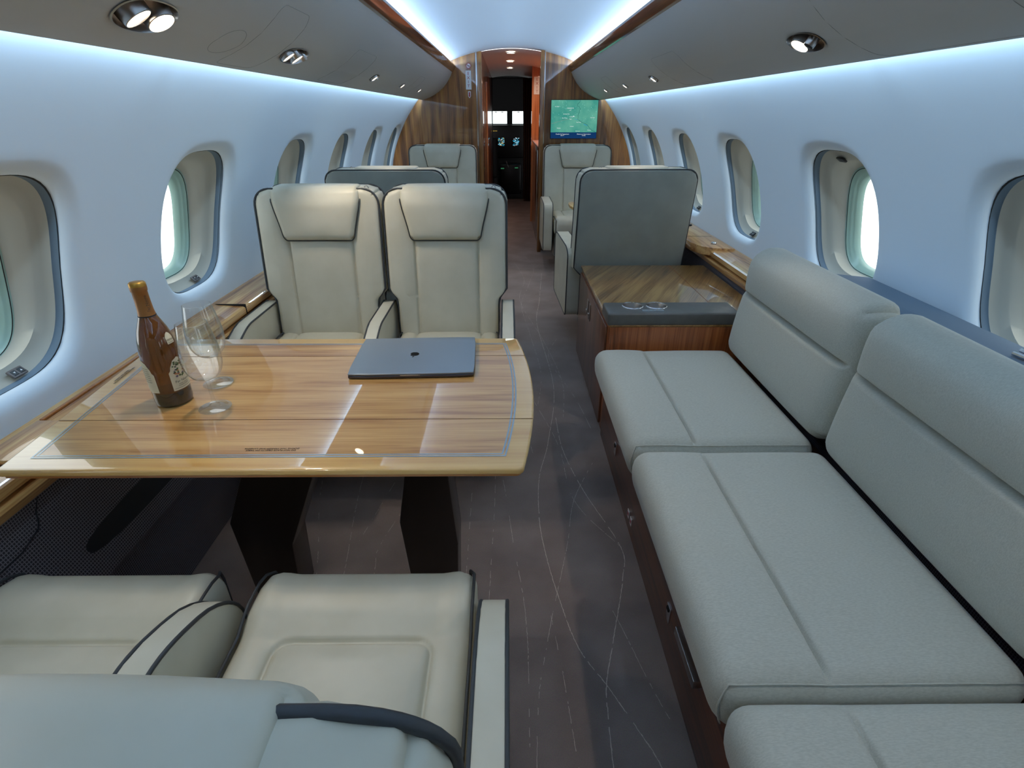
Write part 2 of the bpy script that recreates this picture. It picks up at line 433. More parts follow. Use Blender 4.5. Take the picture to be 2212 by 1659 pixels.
CTRL = {(-1, 2): ('b', .09), (-1, 3): ('b', .08), (1, 3): ('t', .13), (1, 4): ('b', .06), (1, 5): ('b', .06)}
CTRL = {(-1, 1.14): ('b', .06), (-1, 1.99): ('b', .06), (1, 1.99): ('t', .07), (1, 2.90): ('b', -.01), (1, 3.76): ('b', .03)}
def window(side, idx, yc):
    root = bpy.data.objects.new('window_%d' % idx, None); C.objects.link(root); root.location = (side * 1.2, yc, WZ); root['kind'] = 'structure'
    ox = side * 1.2
    def ring(hw, hh, dx, zc=WZ, n=3.0, plane=None):
        pts = []
        for k in range(NA):
            a = 2 * PI * k / NA; y, z = selli(a, hw, hh, n); z += zc
            x = wallx(z) + dx if plane is None else plane - (z - WZ) * .22 + dx
            pts.append((side * x - ox, y, z - WZ))
        return pts
    def loft(rings, name, mat, **k):
        V = [p for r in rings for p in r]; F = []
        for i in range(len(rings) - 1):
            for a in range(NA):
                b = (a + 1) % NA; F.append((i * NA + a, i * NA + b, (i + 1) * NA + b, (i + 1) * NA + a))
        return mk(name, V, F, mat, root, smooth=60, **k)
    # dark pocket between lining and reveal shell
    loft([ring(HWY - .001, HWZ - .001, LIP), ring(HWY + .03, HWZ + .03, LIP + .002), ring(HWY + .03, HWZ + .03, LIP + .012), ring(HWY + .012, HWZ + .012, LIP + .012)], 'gasket', M_dark)
    loft([ring(HWY + .014, HWZ + .014, LIP + .004), ring(HWY + .014, HWZ + .010, LIP + .012), ring(HWY + .008, HWZ + .003, LIP + .024), ring(HWY + .004, HWZ + .001, LIP + .026)], 'shade_track', M_track)
    rv = loft([ring(HWY + .004, HWZ + .001, LIP + .026), ring(HWY - .006, HWZ - .012, LIP + .044),
               ring(HWY - .025, HWZ - .03, LIP + .054), ring(.178, .206, 0, WZ - .005, n=3.6, plane=1.287), ring(.168, .196, 0, WZ - .01, n=3.6, plane=1.296)], 'reveal', M_reveal)
    q = dict(n=3.8)
    loft([ring(.168, .196, 0, WZ - .01, n=3.6, plane=1.296), ring(.162, .190, 0, WZ - .012, plane=1.298, **q), ring(.160, .188, 0, WZ - .012, plane=1.306, **q),
          ring(.153, .181, 0, WZ - .014, plane=1.309, **q), ring(.151, .179, 0, WZ - .014, plane=1.318, **q), ring(.145, .173, 0, WZ - .016, plane=1.321, **q), ring(.141, .169, 0, WZ - .016, plane=1.345, **q)], 'seal_ring', M_ring)
    loft([ring(.1635, .1915, .0004, WZ - .012, plane=1.2965, **q), ring(.1615, .1895, .0004, WZ - .012, plane=1.2975, **q)], 'seal_line', M_dark)
    P = ring(.141, .169, 0, WZ - .016, plane=1.338, **q)
    mk('pane', P, [tuple(range(NA))], M_pane, root, smooth=0)
    ct = CTRL.get((side, yc))
    if ct:
        w, dy = ct
        if w == 'b':
            o = Vector((side * 1.262 - ox, dy, -.2185)); xa = (0, side * -1, 0); ya = (side * .35, 0, .55)
            o = Vector((side * (wallx(.72) + .062) - ox, dy, -.223)); ya = (side * .62, 0, .62)
        else:
            o = Vector((side * (wallx(1.17) + .085) - ox, dy, .205)); xa = (0, side * -1, 0); ya = (side * .75, 0, -.5)
        Mx = frameM(o, xa, ya)
        mb = MB(); mb.box(-.021, .021, -.012, .012, -.003, .004, .0022, 2, M=Mx); c = mb.build('shade_control', M_black if side > 0 else plain('shade_control_bezel', (104, 98, 96), .4), root)
        for sx, tri in ((-.0095, -1), (.0095, 1)):
            b = MB(); b.box(sx - .007, sx + .007, -.0072, .0072, .0035, .0052, .0008, 1, M=Mx); bt = b.build('shade_button', M_black, c)
            t = MB(); t.add([Mx @ Vector((sx - .003, -tri * .0022, .0056)), Mx @ Vector((sx + .003, -tri * .0022, .0056)), Mx @ Vector((sx, tri * .0026, .0056))], [(0, 1, 2)])
            t.build('arrow_mark', M_whiteplastic, c, smooth=0)
n = 1
for s in (-1, 1):
    for yc in WY:
        window(s, n, yc); n += 1

# floor -------------------------------------------------------------
def floor():
    mb = MB(); mb.box(-1.10, 1.10, Y0, 9.6, -.05, 0)
    P = [[(0.268, 4.807), (0.202, 3.994), (0.158, 3.48), (0.199, 2.555), (0.135, 2.005), (0.079, 1.733), (0.065, 1.485), (0.078, 1.304), (0.108, 1.116), (0.145, 0.961), (0.204, 0.855), (0.262, 0.74), (0.296, 0.661), (.33, .5)],
         [(0.184, 2.21), (0.191, 1.931), (0.246, 1.643), (0.333, 1.344), (0.314, 1.204), (0.246, 0.989), (0.204, 0.855), (0.194, 0.762), (0.187, 0.661), (.18, .5)],
         [(-.09, 2.1), (-0.072, 1.765), (-0.053, 1.59), (-0.029, 1.347), (-0.003, 1.135), (0.005, 0.962), (.0, .7)],
         [(-.11, 2.0), (-0.1, 1.765), (-0.099, 1.512), (-0.105, 1.226), (-.11, .9)], [(-.19, 1.9), (-0.189, 1.72), (-0.186, 1.463), (-0.183, 1.246), (-.18, .9)],
         [(-0.267, 1.619), (-0.272, 1.44)], [(-.80, 1.75), (-0.759, 1.569), (-0.666, 1.25), (-.62, 1.0)], [(-.64, 1.8), (-0.619, 1.568), (-0.576, 1.25), (-.55, 1.0)],
         [(-0.50, 1.70), (-0.562, 1.374)], [(-0.42, 1.60), (-0.486, 1.351), (-0.479, 1.249), (-.46, 1.0)], [(0.084, 1.083), (0.056, 0.962), (0.029, 0.832), (0.015, 0.663), (.01, .5)],
         [(0.076, 1.067), (0.094, 0.894), (0.105, 0.72), (0.119, 0.5)], [(0.308, 1.826), (0.203, 1.587), (0.152, 1.346), (0.084, 1.083)],
         [(.02, 2.7), (0.079, 2.398), (0.174, 1.968), (0.203, 1.587), (0.333, 1.344)], [(.24, 1.15), (0.274, 1.034), (0.314, 0.866), (0.345, 0.761)],
         [(.12, 5.5), (.2, 5.0), (.13, 4.4), (.06, 3.9), (.1, 3.3), (.14, 2.7), (.10, 2.3)], [(.02, 5.2), (.1, 4.6), (.05, 4.0), (.18, 3.2), (.25, 2.6), (.22, 2.2)],
         [(-.02, 3.4), (.05, 3.0), (.08, 2.6), (.03, 2.2), (.06, 1.9)], [(.27, 3.2), (.2, 2.9), (.30, 2.4), (.34, 2.1)]]
    mb.cur = 1
    strong = {0, 1}
    for li, pl in enumerate(P):
        # Catmull-Rom samples
        pts = []
        for i in range(len(pl) - 1):
            p0 = pl[max(0, i - 1)]; p1 = pl[i]; p2 = pl[i + 1]; p3 = pl[min(len(pl) - 1, i + 2)]
            L = math.hypot(p2[0] - p1[0], p2[1] - p1[1]); m = max(2, int(L / .006))
            for k in range(m):
                t = k / m; a = [0, 0]
                for d in (0, 1):
                    a[d] = .5 * (2 * p1[d] + (p2[d] - p0[d]) * t + (2 * p0[d] - 5 * p1[d] + 4 * p2[d] - p3[d]) * t * t + (3 * p1[d] - p0[d] - 3 * p2[d] + p3[d]) * t ** 3)
                pts.append(a)
        on = True; cnt = 0
        for i in range(len(pts) - 1):
            if cnt <= 0:
                on = random.random() < (.86 if li in strong else .6); cnt = random.randint(1, 4)
            cnt -= 1
            if not on: continue
            (x0, y0), (x1, y1) = pts[i], pts[i + 1]; dx, dy = x1 - x0, y1 - y0; L = math.hypot(dx, dy) or 1
            w = (.0010 if li in strong else .0006) * random.uniform(.6, 1.4); j = random.uniform(-.0006, .0006)
            nx, ny = -dy / L, dx / L
            mb.add([(x0 + nx * (w + j), y0 + ny * (w + j), .0006), (x0 - nx * (w - j), y0 - ny * (w - j), .0006), (x1 - nx * (w - j), y1 - ny * (w - j), .0006), (x1 + nx * (w + j), y1 + ny * (w + j), .0006)], [(0, 1, 2, 3)])
    mb.build('floor', [M_carpet, M_yarn], smooth=0, kind='structure')
floor()

# side wall below the ledge (dado) -----------------------------------
for s in (-1, 1):
    prof = [(1.215, .598), (1.125, .585), (1.105, .575), (1.10, .52), (1.075, .43), (1.04, .335), (1.03, .30), (1.035, .285), (1.09, .275), (1.06, 0), (1.06, -.05), (1.3, -.05), (1.3, .598)]
    mb = MB(); mb.prism([(s * a, b) for a, b in prof], 'y', Y0, Y1)
    o = mb.build('wall_left_lower' if s < 0 else 'wall_right_lower', M_weave, smooth=25, kind='structure')
    if s < 0:
        # recessed slot and removable panel outline
        mb = MB()
        pts = []
        for k in range(28):
            a = 2 * PI * k / 28; yy, zz = selli(a, .34, .030, 3)
            z = .378 + zz; x = 1.04 + (z - .335) / (.43 - .335) * .035
            pts.append((-(x - .0015), 1.29 + yy, z))
        mb.add(pts, [tuple(range(28))]); mb.build('recess_slot', M_dark, o, smooth=0)
        def dx(z): return -(1.075 + (z - .43) / .09 * .025 - .001) if z > .43 else -(1.04 + (z - .335) / .095 * .035 - .001)
        mb = MB(); pth = [(dx(z), y, z) for y, z in ((.96, .565), (.925, .52), (.915, .50), (.905, .49), (.85, .475), (.5, .47))]
        pth[0] = (-1.108, .965, .57)
        mb.tube(pth, .0016); mb.build('panel_seam', M_dark, o)

# wooden ledges -------------------------------------------------------
def ledge(side, name):
    ya = Y0; yb = Y1 - .01
    top = [(1.225, .612), (1.225, .642), (1.20, .634), (1.10, .628), (1.092, .622), (1.092, .600), (1.098, .594), (1.13, .594)]
    mb = MB(); mb.prism([(side * a, b) for a, b in top], 'y', ya, yb)
    o = mb.build(name, M_ledgew, smooth=30, kind='structure')
    mb = MB(); low = [(1.225, .590), (1.108, .590), (1.088, .586), (1.084, .578), (1.092, .556), (1.11, .545), (1.225, .545)]
    mb.prism([(side * a, b) for a, b in low], 'y', ya, yb); mb.build('lower_rail', M_ledgew, o, smooth=30)
    mb = MB(); mb.box(*sorted((side * 1.115, side * 1.22)), ya, yb, .588, .596); mb.build('shadow_gap', M_dark, o)
    return o
LL = ledge(-1, 'trim_1'); LR = ledge(1, 'trim_2')
for y in (2.02,):
    mb = MB(); mb.box(-1.215, -1.089, y, y + .0025, .598, .6375); mb.build('joint_line', M_dark, LL, smooth=0)
# the table stows in a shallow box cut on the left ledge
mb = MB(); mb.box(-1.195, -1.095, .945, 1.115, .634, .646, .003); o = mb.build('stowage_lid', M_ledgew, LL, smooth=30)
mb = MB(); mb.box(-1.205, -1.195, 1.13, 1.62, .634, .639, .001); mb.build('stowage_lip', M_tabedge, LL, smooth=30)
# right ledge: fold-out table leaf and latch button
lf = MB(); lf.prism([(1.215, 2.93), (1.215, 5.1), (1.02, 5.1), (1.02, 3.10), (1.05, 3.0), (1.10, 2.955)], 'z', .60, .645, .003); lo = lf.build('stowed_leaf', M_ledgew, LR, smooth=30)
mb = MB(); mb.lathe([(.0, .012), (.013, .012), (.016, .008), (.016, 0)], 24, (1.135, 3.05, .645)); mb.build('latch_button', M_chrome, LR)
mb = MB(); mb.lathe([(.0, .010), (.020, .010), (.024, .006), (.024, 0)], 24, (1.165, 3.62, .645)); mb.build('latch_button', M_black, LR)
mb = MB(); mb.box(1.02, 1.20, 3.265, 3.268, .6445, .6458); mb.build('joint_line', M_dark, LR)

# ceiling -------------------------------------------------------------
RA = 1.62; ZA = 1.853 - RA
def arch(x): return ZA + math.sqrt(RA * RA - x * x)
def build_ceiling():
    V = []; F = []; N = 32
    prof = [(-.70 + 1.40 * k / N, arch(-.70 + 1.40 * k / N)) for k in range(N + 1)]
    ys = [Y0, Y1 + .03]
    for y in ys:
        for (x, z) in prof: V.append((x, y, z))
    m = len(prof)
    for k in range(m - 1): F.append((k, k + 1, m + k + 1, m + k))
    mk('ceiling', V, F, M_ceil, smooth=180, kind='structure')
build_ceiling()
BIN = [(.556, 1.672), (.562, 1.655), (.574, 1.628), (.592, 1.60), (.616, 1.568), (.648, 1.534), (.69, 1.50), (.74, 1.470), (.785, 1.450), (.822, 1.437), (.854, 1.4285)]
def binpt(x):
    x = abs(x)
    for (a, b), (c, d) in zip(BIN, BIN[1:]):
        if a <= x <= c: return b + (d - b) * (x - a) / (c - a)
def binnrm(side, x):
    x = abs(x)
    for (a, b), (c, d) in zip(BIN, BIN[1:]):
        if a <= x <= c:
            t = Vector((side * (c - a), 0, d - b)).normalized(); nrm = Vector((t.z, 0, -t.x)) if side > 0 else Vector((-t.z, 0, t.x))
            return nrm if nrm.z < 0 else -nrm
LAMPS = [(-1, y, k) for y, k in ((-.55, 's'), (.35, 's'), (1.215, 'B'), (2.0, 'D'), (3.15, 'n'), (3.95, 's'), (4.70, 's'))] + \
        [(1, y, k) for y, k in ((-.45, 's'), (.45, 's'), (1.62, 'N'), (3.22, 'n'), (3.96, 's'), (4.72, 's'))]
LX = .73
def cut_obj(sidex, y, kind):
    L, W = {'B': (.088, .042), 'D': (.095, .036), 'N': (.080, .036), 'n': (.056, .027), 's': (.030, .024)}[kind]
    nrm = binnrm(sidex, LX); Mx = frameM((sidex * LX, y, binpt(LX)), (0, 1, 0), nrm.cross(Vector((0, 1, 0))))
    V = []; N = 36
    for h in (-.045, .03):
        for k in range(N):
            a = 2 * PI * k / N; u, v = selli(a, L, W, 2.3); V.append(Mx @ Vector((u, v, h)))
    F = [tuple(range(N))[::-1], tuple(range(N, 2 * N))] + [(k, (k + 1) % N, N + (k + 1) % N, N + k) for k in range(N)]
    return V, F, Mx, L, W
for s in (-1, 1):
    poly = BIN + [(.853, 1.4315), (.80, 1.456), (.745, 1.485), (.70, 1.525), (.66, 1.56), (.66, 1.665), (.64, 1.68), (.56, 1.68)]
    mb = MB(); mb.prism([(s * a, b) for a, b in poly], 'y', Y0, Y1)
    o = mb.build('ceiling_left' if s < 0 else 'ceiling_right', M_bin, smooth=20, kind='structure')
    cm = MB()
    for (sd, y, kd) in LAMPS:
        if sd == s:
            V, F, Mx, L, W = cut_obj(s, y, kd); cm.add(V, F)
    c = cm.build('cut', M_bin, smooth=0)
    md = o.modifiers.new('b', 'BOOLEAN'); md.operation = 'DIFFERENCE'; md.object = c; md.solver = 'EXACT'
    bpy.context.view_layer.update(); dg = bpy.context.evaluated_depsgraph_get()
    me = bpy.data.meshes.new_from_object(o.evaluated_get(dg)); o.modifiers.clear(); o.data = me; bpy.data.objects.remove(c)
    me.set_sharp_from_angle(angle=R_(20))
    # panel outlines on the bins
    def outline(pts, nm='access_panel_line', r=.0009):
        P = [Vector((s * x, y, binpt(x) + .0002)) for x, y in pts]
        q = MB(); q.tube(P, r, n=5); q.build(nm, plain('groove_%d' % s, (146, 146, 142), .6), o)
    def rr(x0, x1, y0, y1, r=.03, part=None):
        pts = []
        for (cx, cy, a0) in ((x1 - r, y1 - r, 0), (x0 + r, y1 - r, PI / 2), (x0 + r, y0 + r, PI), (x1 - r, y0 + r, 1.5 * PI)):
            pts += [(cx + r * math.cos(a0 + PI / 2 * k / 5), cy + r * math.sin(a0 + PI / 2 * k / 5)) for k in range(6)]
        pts.append(pts[0])
        out = []
        for (a, b) in zip(pts, pts[1:]):
            m = max(1, int(math.hypot(a[0] - b[0], a[1] - b[1]) / .02)); out += [(a[0] + (b[0] - a[0]) * k / m, a[1] + (b[1] - a[1]) * k / m) for k in range(m)]
        out.append(out[0]); return out
    if s < 0:
        outline([(.745 + .045 * math.cos(t), 1.57 + .06 * math.sin(t)) for t in [k * .18 for k in range(36)]])
        outline(rr(.62, .835, 1.66, 1.88)); outline(rr(.64, .83, 2.5, 2.85)); outline(rr(.64, .83, 4.2, 4.45))
    else:
        outline(rr(.61, .845, 1.0, 1.46)); outline(rr(.64, .83, 2.55, 2.95)); outline(rr(.64, .83, 4.2, 4.45))
    # wood strip along the inner edge
    mb = MB(); mb.prism([(s * a, b) for a, b in ((.562, 1.660), (.548, 1.664), (.524, 1.700), (.524, 1.712), (.532, 1.714), (.575, 1.690))], 'y', Y0, Y1, .001, 1)
    mb.build('trim_%d' % (3 if s < 0 else 4), M_trimw, smooth=30, kind='structure')
    # cove shelf behind the strip and LED tube
    mb = MB(); mb.prism([(s * a, b) for a, b in ((.545, 1.681), (.56, 1.680), (.64, 1.680), (.70, 1.70), (.70, 1.71), (.64, 1.689), (.56, 1.689))], 'y', Y0, Y1); mb.build('ceiling_cove_left' if s < 0 else 'ceiling_cove_right', M_ceil, smooth=0, kind='structure')

def lamp(sd, y, kind, label, group):
    V, F, Mx, L, W = cut_obj(sd, y, kind)
    root = thing('reading_light', label, 'light', (sd * LX, y, binpt(LX)), 0, group)
    T = Matrix.Translation(-Vector(root.location)) @ Mx          # local frame: X along cabin, Z = out of the bin (towards cabin)
    # dish
    mb = MB(); N = 36; rings = []
    for (k, h) in ((1.06, .0025), (1.0, .003), (.97, -.001), (.96, -.015), (.85, -.036), (.0001, -.040)):
        rings.append([T @ Vector((selli(2 * PI * a / N, L * k, W * k, 2.3)[0], selli(2 * PI * a / N, L * k, W * k, 2.3)[1], h)) for a in range(N)])
    VV = [p for r in rings for p in r]; FF = [(i * N + a, i * N + (a + 1) % N, (i + 1) * N + (a + 1) % N, (i + 1) * N + a) for i in range(len(rings) - 1) for a in range(N)]
    mb.add(VV, FF); mb.build('bezel', M_nickel, root, smooth=50)
    def head(u, v, r, tilt, lit=True, dz=0):
        A = T @ Matrix.Translation((u, v, dz)) @ Matrix.Rotation(tilt[0], 4, 'X') @ Matrix.Rotation(tilt[1], 4, 'Y')
        b = MB(); b.lathe([(r * .9, -.028), (r * 1.08, -.026), (r * 1.08, -.008), (r, .006), (r * .93, .007), (r * .90, .003)], 28, M=A); h = b.build('lamp_head' if lit else 'air_nozzle', M_nickel, root, smooth=50)
        b = MB(); b.disc((0, 0, .0045), r * .92, 28, M=A); b.build('lens' if lit else 'nozzle_opening', M_lamp if lit else M_dark, h, smooth=0)
        return A
    hs = []
    if kind == 'B': hs = [head(-.030, -.004, .027, (0, .12), dz=.002), head(.030, .004, .027, (0, -.10), dz=.006)]
    elif kind == 'D':
        hs = [head(-.058, -.004, .023, (0, .1), dz=.002), head(.018, -.004, .023, (0, .1), dz=.002)]; head(-.021, .010, .0115, (.2, .3), False, .006); head(.058, .006, .0115, (.2, .3), False, .006)
    elif kind == 'N': hs = [head(.020, 0, .025, (0, -.1), dz=.002)]; head(-.036, 0, .0135, (0, 0), False, .008)
    elif kind == 'n': hs = [head(-.014, 0, .0185, (0, 0), dz=.001)]; head(.026, 0, .010, (0, .1), False, .004)
    else: hs = [head(0, 0, .0185, (0, 0), dz=.001)]
    for A in hs:
        ld = bpy.data.lights.new('downlight', 'SPOT'); ld.energy = SPOT_E; ld.color = (1, .86, .68); ld.spot_size = R_(88); ld.spot_blend = .7; ld.shadow_soft_size = .018
        lo = bpy.data.objects.new('downlight', ld); C.objects.link(lo); lo.parent = root
        pos = A @ Vector((0, 0, .012)); lo.location = pos
        d = (A @ Vector((0, 0, 1)) - A @ Vector((0, 0, 0))).normalized(); d = (d * .5 + Vector((0, 0, -1)) * .6).normalized()
        lo.rotation_euler = d.to_track_quat('-Z', 'Y').to_euler()
    return root
SPOT_E = 4.5
for (sd, y, kd) in LAMPS:
    S = 'left' if sd < 0 else 'right'
    far = {3.671: 'second from the wooden front wall of those', 3.659: 'second from the wooden front wall of those', 4.387: 'small and single, close before', 4.375: 'small and single, close before'}
    lab = {'B': 'twin round spotlights in one large oval recess, nearest on the left overhead panel', 'D': 'oval recess with two lit spotlights and two air nozzles, left overhead panel',
           'N': 'oval recess with one lit spotlight and one nozzle, nearest on right overhead panel'}.get(kd)
    if kd == 'n': lab = 'small lit spotlight with an air nozzle, third visible light on the left overhead panel' if sd < 0 else 'small lit spotlight with an air nozzle, second visible light on the right overhead panel'
    if kd == 's':
        pos = {-.55: 'farthest behind the viewer', -.45: 'farthest behind the viewer', .35: 'just behind the table seats', .45: 'above the sofa, behind the viewer', 3.95: 'second last before the wooden front wall', 3.96: 'second last before the wooden front wall', 4.70: 'last one before the wooden front wall', 4.72: 'last one before the wooden front wall'}[y]
        lab = 'small spotlight, %s overhead panel, %s' % (S, pos)
    lamp(sd, y, kd, lab, 'spotlights in the %s overhead panel' % S)

# LED strips -----------------------------------------------------------
def area(name, loc, d, sx, sy, e, col, spread=PI):
    l = bpy.data.lights.new(name, 'AREA'); l.shape = 'RECTANGLE'; l.size = sx; l.size_y = sy; l.energy = e; l.color = col; l.spread = spread
    o = bpy.data.objects.new(name, l); C.objects.link(o); o.location = loc
    z = -Vector(d).normalized(); y = Vector((0, 1, 0)); x = y.cross(z).normalized()
    o.matrix_world = Matrix(((y.x, -x.x, z.x, loc[0]), (y.y, -x.y, z.y, loc[1]), (y.z, -x.z, z.z, loc[2]), (0, 0, 0, 1)))
    return o
COVE_E, WASH_E = 36, 17
LED = (.50, .74, 1.0)
for s in (-1, 1):
    area('cove_led', (s * .625, (Y0 + Y1) / 2, 1.699), (-s * 1, 0, .45), Y1 - Y0 - .06, .016, COVE_E, LED)
    area('wall_wash_led', (s * .843, (Y0 + Y1) / 2, 1.462), (s * 1, 0, -.7), Y1 - Y0 - .06, .016, WASH_E, LED)

# front bulkhead --------------------------------------------------------
def outline_pts(side):
    pts = [(wallx(z), z) for z in [0 + 1.40 * k / 24 for k in range(25)]]
    return pts
def bulk(side, xin):
    pts = [(xin, 0)] + [(min(wallx(z) + .02, 1.3), z) for z in [1.42 * k / 24 for k in range(25)]] + [(.92, 1.52), (.80, 1.62), (.68, arch(.68) + .01)] + [(x, arch(x) + .006) for x in (.6, .5, .42, .36, xin)]
    mb = MB(); mb.prism([(side * a, b) for a, b in pts], 'y', Y1, Y1 + .04); return mb.build('wall_front_left' if side < 0 else 'wall_front_right', M_bulk, smooth=20, kind='structure')
BL = bulk(-1, .338); BR = bulk(1, .316)
mb = MB(); mb.box(-.338, -.326, Y1 - .004, Y1 + .04, 0, arch(.33)); mb.build('metal_strip', M_chrome, BL, smooth=0)
mb = MB(); mb.box(-.326, -.281, Y1 - .001, Y1 + .06, 0, arch(.3), .004); mb.build('door_post', M_bulk, BL, smooth=30)
mb = MB(); mb.box(.304, .316, Y1 - .004, Y1 + .04, 0, arch(.31)); mb.build('metal_strip', M_chrome, BR, smooth=0)
mb = MB(); mb.box(.267, .304, Y1 - .10, Y1 + .06, 0, arch(.285), .004); mb.build('door_post', M_bulk, BR, smooth=30)

# passage beyond ------------------------------------------------------------
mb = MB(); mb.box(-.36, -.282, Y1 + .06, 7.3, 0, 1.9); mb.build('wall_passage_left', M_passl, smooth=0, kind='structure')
mb = MB(); mb.box(-.281, -.262, 6.6, 6.63, 0, 1.62, .003); mb.build('trim_5', M_orange, smooth=0, kind='structure')
mb = MB(); mb.box(-.36, -.282, 7.3, 9.5, 0, 1.95); mb.build('wall_passage_left_front', M_cabside, smooth=0, kind='structure')
V = []; F = []; N = 20
for y in (Y1 + .04, 9.6):
    for k in range(N + 1):
        x = -.62 + 1.24 * k / N; V.append((x, y, arch(x) + (-.002 if y < 6 else -.01)))
for k in range(N): F.append((k, k + 1, N + 2 + k, N + 1 + k))
mk('ceiling_passage', V, F, plain('passage_ceiling', (236, 222, 218), .5), smooth=180, kind='structure')
mb = MB(); mb.box(.60, .66, Y1 + .04, 9.5, 0, 1.95); mb.build('wall_passage_right', M_orange, smooth=0, kind='structure')
mb = MB(); mb.box(.264, .66, 7.45, 7.50, .0, 1.9); o = mb.build('wall_passage_right_front', M_orange, smooth=0, kind='structure')
# galley unit
g = thing('galley_cabinet', 'dark wood galley counter with steel corner bars seen through the doorway', 'cabinet', (.45, 6.4, 0))
mb = MB(); mb.box(-.165, .145, -.55, 1.0, 0, .99, .004); mb.build('cabinet_body', M_cabface, g, smooth=30)
mb = MB(); mb.box(-.175, .145, -.56, 1.0, .99, 1.015, .01, 3); mb.build('countertop', M_marble, g, smooth=30)
for yy in (-.53, -.35):
    mb = MB(); mb.tube([(-.176, yy, .12), (-.176, yy, .97)], .006, n=10); mb.build('metal_bar', M_chrome, g)
mb = MB(); mb.lathe([(0, .03), (.008, .03), (.010, .015), (.006, 0)], 16, (-.178, .75, 0), M=Matrix.Translation((0, 0, 1.10))); 
g2 = MB(); g2.box(-.012, .0, -.02, .02, 0, .03, .003)
# cockpit doorway frame and cockpit
mb = MB(); mb.box(-.66, -.275, 9.5, 9.56, 0, 1.95); mb.build('wall_cockpit_left', M_dark, smooth=0, kind='structure')
mb = MB(); mb.box(.335, .70, 9.5, 9.56, 0, 1.95); mb.build('wall_cockpit_right', M_dark, smooth=0, kind='structure')
CK = M_black
mb = MB(); mb.box(-1.0, 1.0, 9.6, 11.2, -.05, 0); mb.build('floor_cockpit', M_dark, smooth=0, kind='structure')
mb = MB(); mb.box(-1.0, 1.0, 9.56, 11.2, 1.88, 1.95); mb.build('ceiling_cockpit', M_dark, smooth=0, kind='structure')
for s in (-1, 1):
    mb = MB(); mb.box(*sorted((s * .95, s * 1.0)), 9.5, 11.2, 0, 1.9); mb.build('wall_cockpit_side_left' if s < 0 else 'wall_cockpit_side_right', M_dark, smooth=0, kind='structure')
# nose wall with two windscreen openings (x ranges at y=11)
wz0, wz1 = 1.145, 1.355
Wn = [(-.34, -.045), (.055, .40)]
mb = MB()
mb.box(-1, 1, 11.1, 11.2, 0, wz0); mb.box(-1, 1, 11.1, 11.2, wz1, 1.9); mb.box(-1, Wn[0][0], 11.1, 11.2, wz0, wz1); mb.box(Wn[0][1], Wn[1][0], 11.1, 11.2, wz0, wz1); mb.box(Wn[1][1], 1, 11.1, 11.2, wz0, wz1)
mb.build('wall_cockpit_front', M_dark, smooth=0, kind='structure')
for i, (a, b) in enumerate(Wn):
    w = bpy.data.objects.new('window_%d' % (17 + i), None); C.objects.link(w); w.location = ((a + b) / 2, 11.14, 1.25); w['kind'] = 'structure'
    q = MB(); q.box(a - (a + b) / 2, b - (a + b) / 2, -.003, .003, -.105, .105); q.build('pane', M_pane, w, smooth=0)
    for t in (-.06, .06):
        q = MB(); q.box(t - .02, t + .02, -.05, -.03, .085, .098); q.build('visor_clip', M_dark, w, smooth=0)
ip = thing('instrument_panel', 'black cockpit instrument panel with lit displays under the windscreens', 'instrument panel', (0, 10.7, 0))
mb = MB(); mb.box(-.5, .5, .05, .3, 0, .585, .01); mb.build('lower_panel', M_dark, ip, smooth=0)
mb = MB(); mb.box(-.9, .9, 0, .3, .58, 1.13, .02); mb.build('panel_body', M_black, ip, smooth=30)
EC = emis('display_cyan', (60, 190, 230), 1.1); EG = emis('display_green', (90, 220, 120), 1.0); EY = emis('display_amber', (230, 190, 80), 1.0); EW = emis('display_white', (235, 235, 235), 1.0)
def display(x0, x1, z0, z1, cols, nn):
    d = MB(); d.box(x0, x1, -.012, .0, z0, z1, .002); dp = d.build('display', M_black, ip, smooth=0)
    byc = {}
    for _ in range(nn):
        c = random.choice(cols); w = random.uniform(.006, .03); h = random.uniform(.003, .008)
        x = random.uniform(x0 + .008, x1 - .008 - w); z = random.uniform(z0 + .006, z1 - .012)
        byc.setdefault(c, MB()).box(x, x + w, -.0135, -.0125, z, z + h)
    for c, b in byc.items(): b.build('screen_content', MATS[c], dp, smooth=0, kind='stuff')
display(-.225, -.085, .78, .93, ['display_cyan', 'display_cyan', 'display_amber', 'display_white'], 60)
display(.05, .195, .78, .93, ['display_cyan', 'display_cyan', 'display_white'], 46)
display(-.33, -.25, .80, .92, ['display_green', 'display_cyan'], 16)
q = MB()
for k in range(3): q.box(-.30 + k * .028, -.285 + k * .028, -.004, .0, 1.03, 1.037)
q.build('indicator', EY, ip, smooth=0)
cp = thing('centre_pedestal', 'dark throttle pedestal low between the cockpit seats', 'control pedestal', (0, 10.3, 0))
mb = MB(); mb.box(-.17, .2, -.1, .33, 0, .50, .02); mb.build('pedestal_body', M_black, cp, smooth=30)
for x, z in ((-.13, .44), (.12, .45)):
    q = MB(); q.box(x - .03, x + .03, -.104, -.10, z - .01, z + .008); q.build('key_pad_screen', EG if 0 else emis('dim_green', (60, 130, 90), .5), cp, smooth=0)
q = MB(); q.tube([(-.06, -.09, .56), (-.02, -.11, .45)], .006); q.build('lever', M_nickel, cp)
cs = thing('cockpit_seat', 'dark pilot seat back low on the left of the cockpit', 'seat', (-.42, 10.0, 0))
mb = MB(); mb.box(-.22, .22, -.08, .05, .3, .95, .05, 4); mb.build('backrest', M_dark, cs)
mb = MB(); mb.box(-.22, .22, -.05, .4, 0, .4, .03, 3); mb.build('seat_base', M_dark, cs)
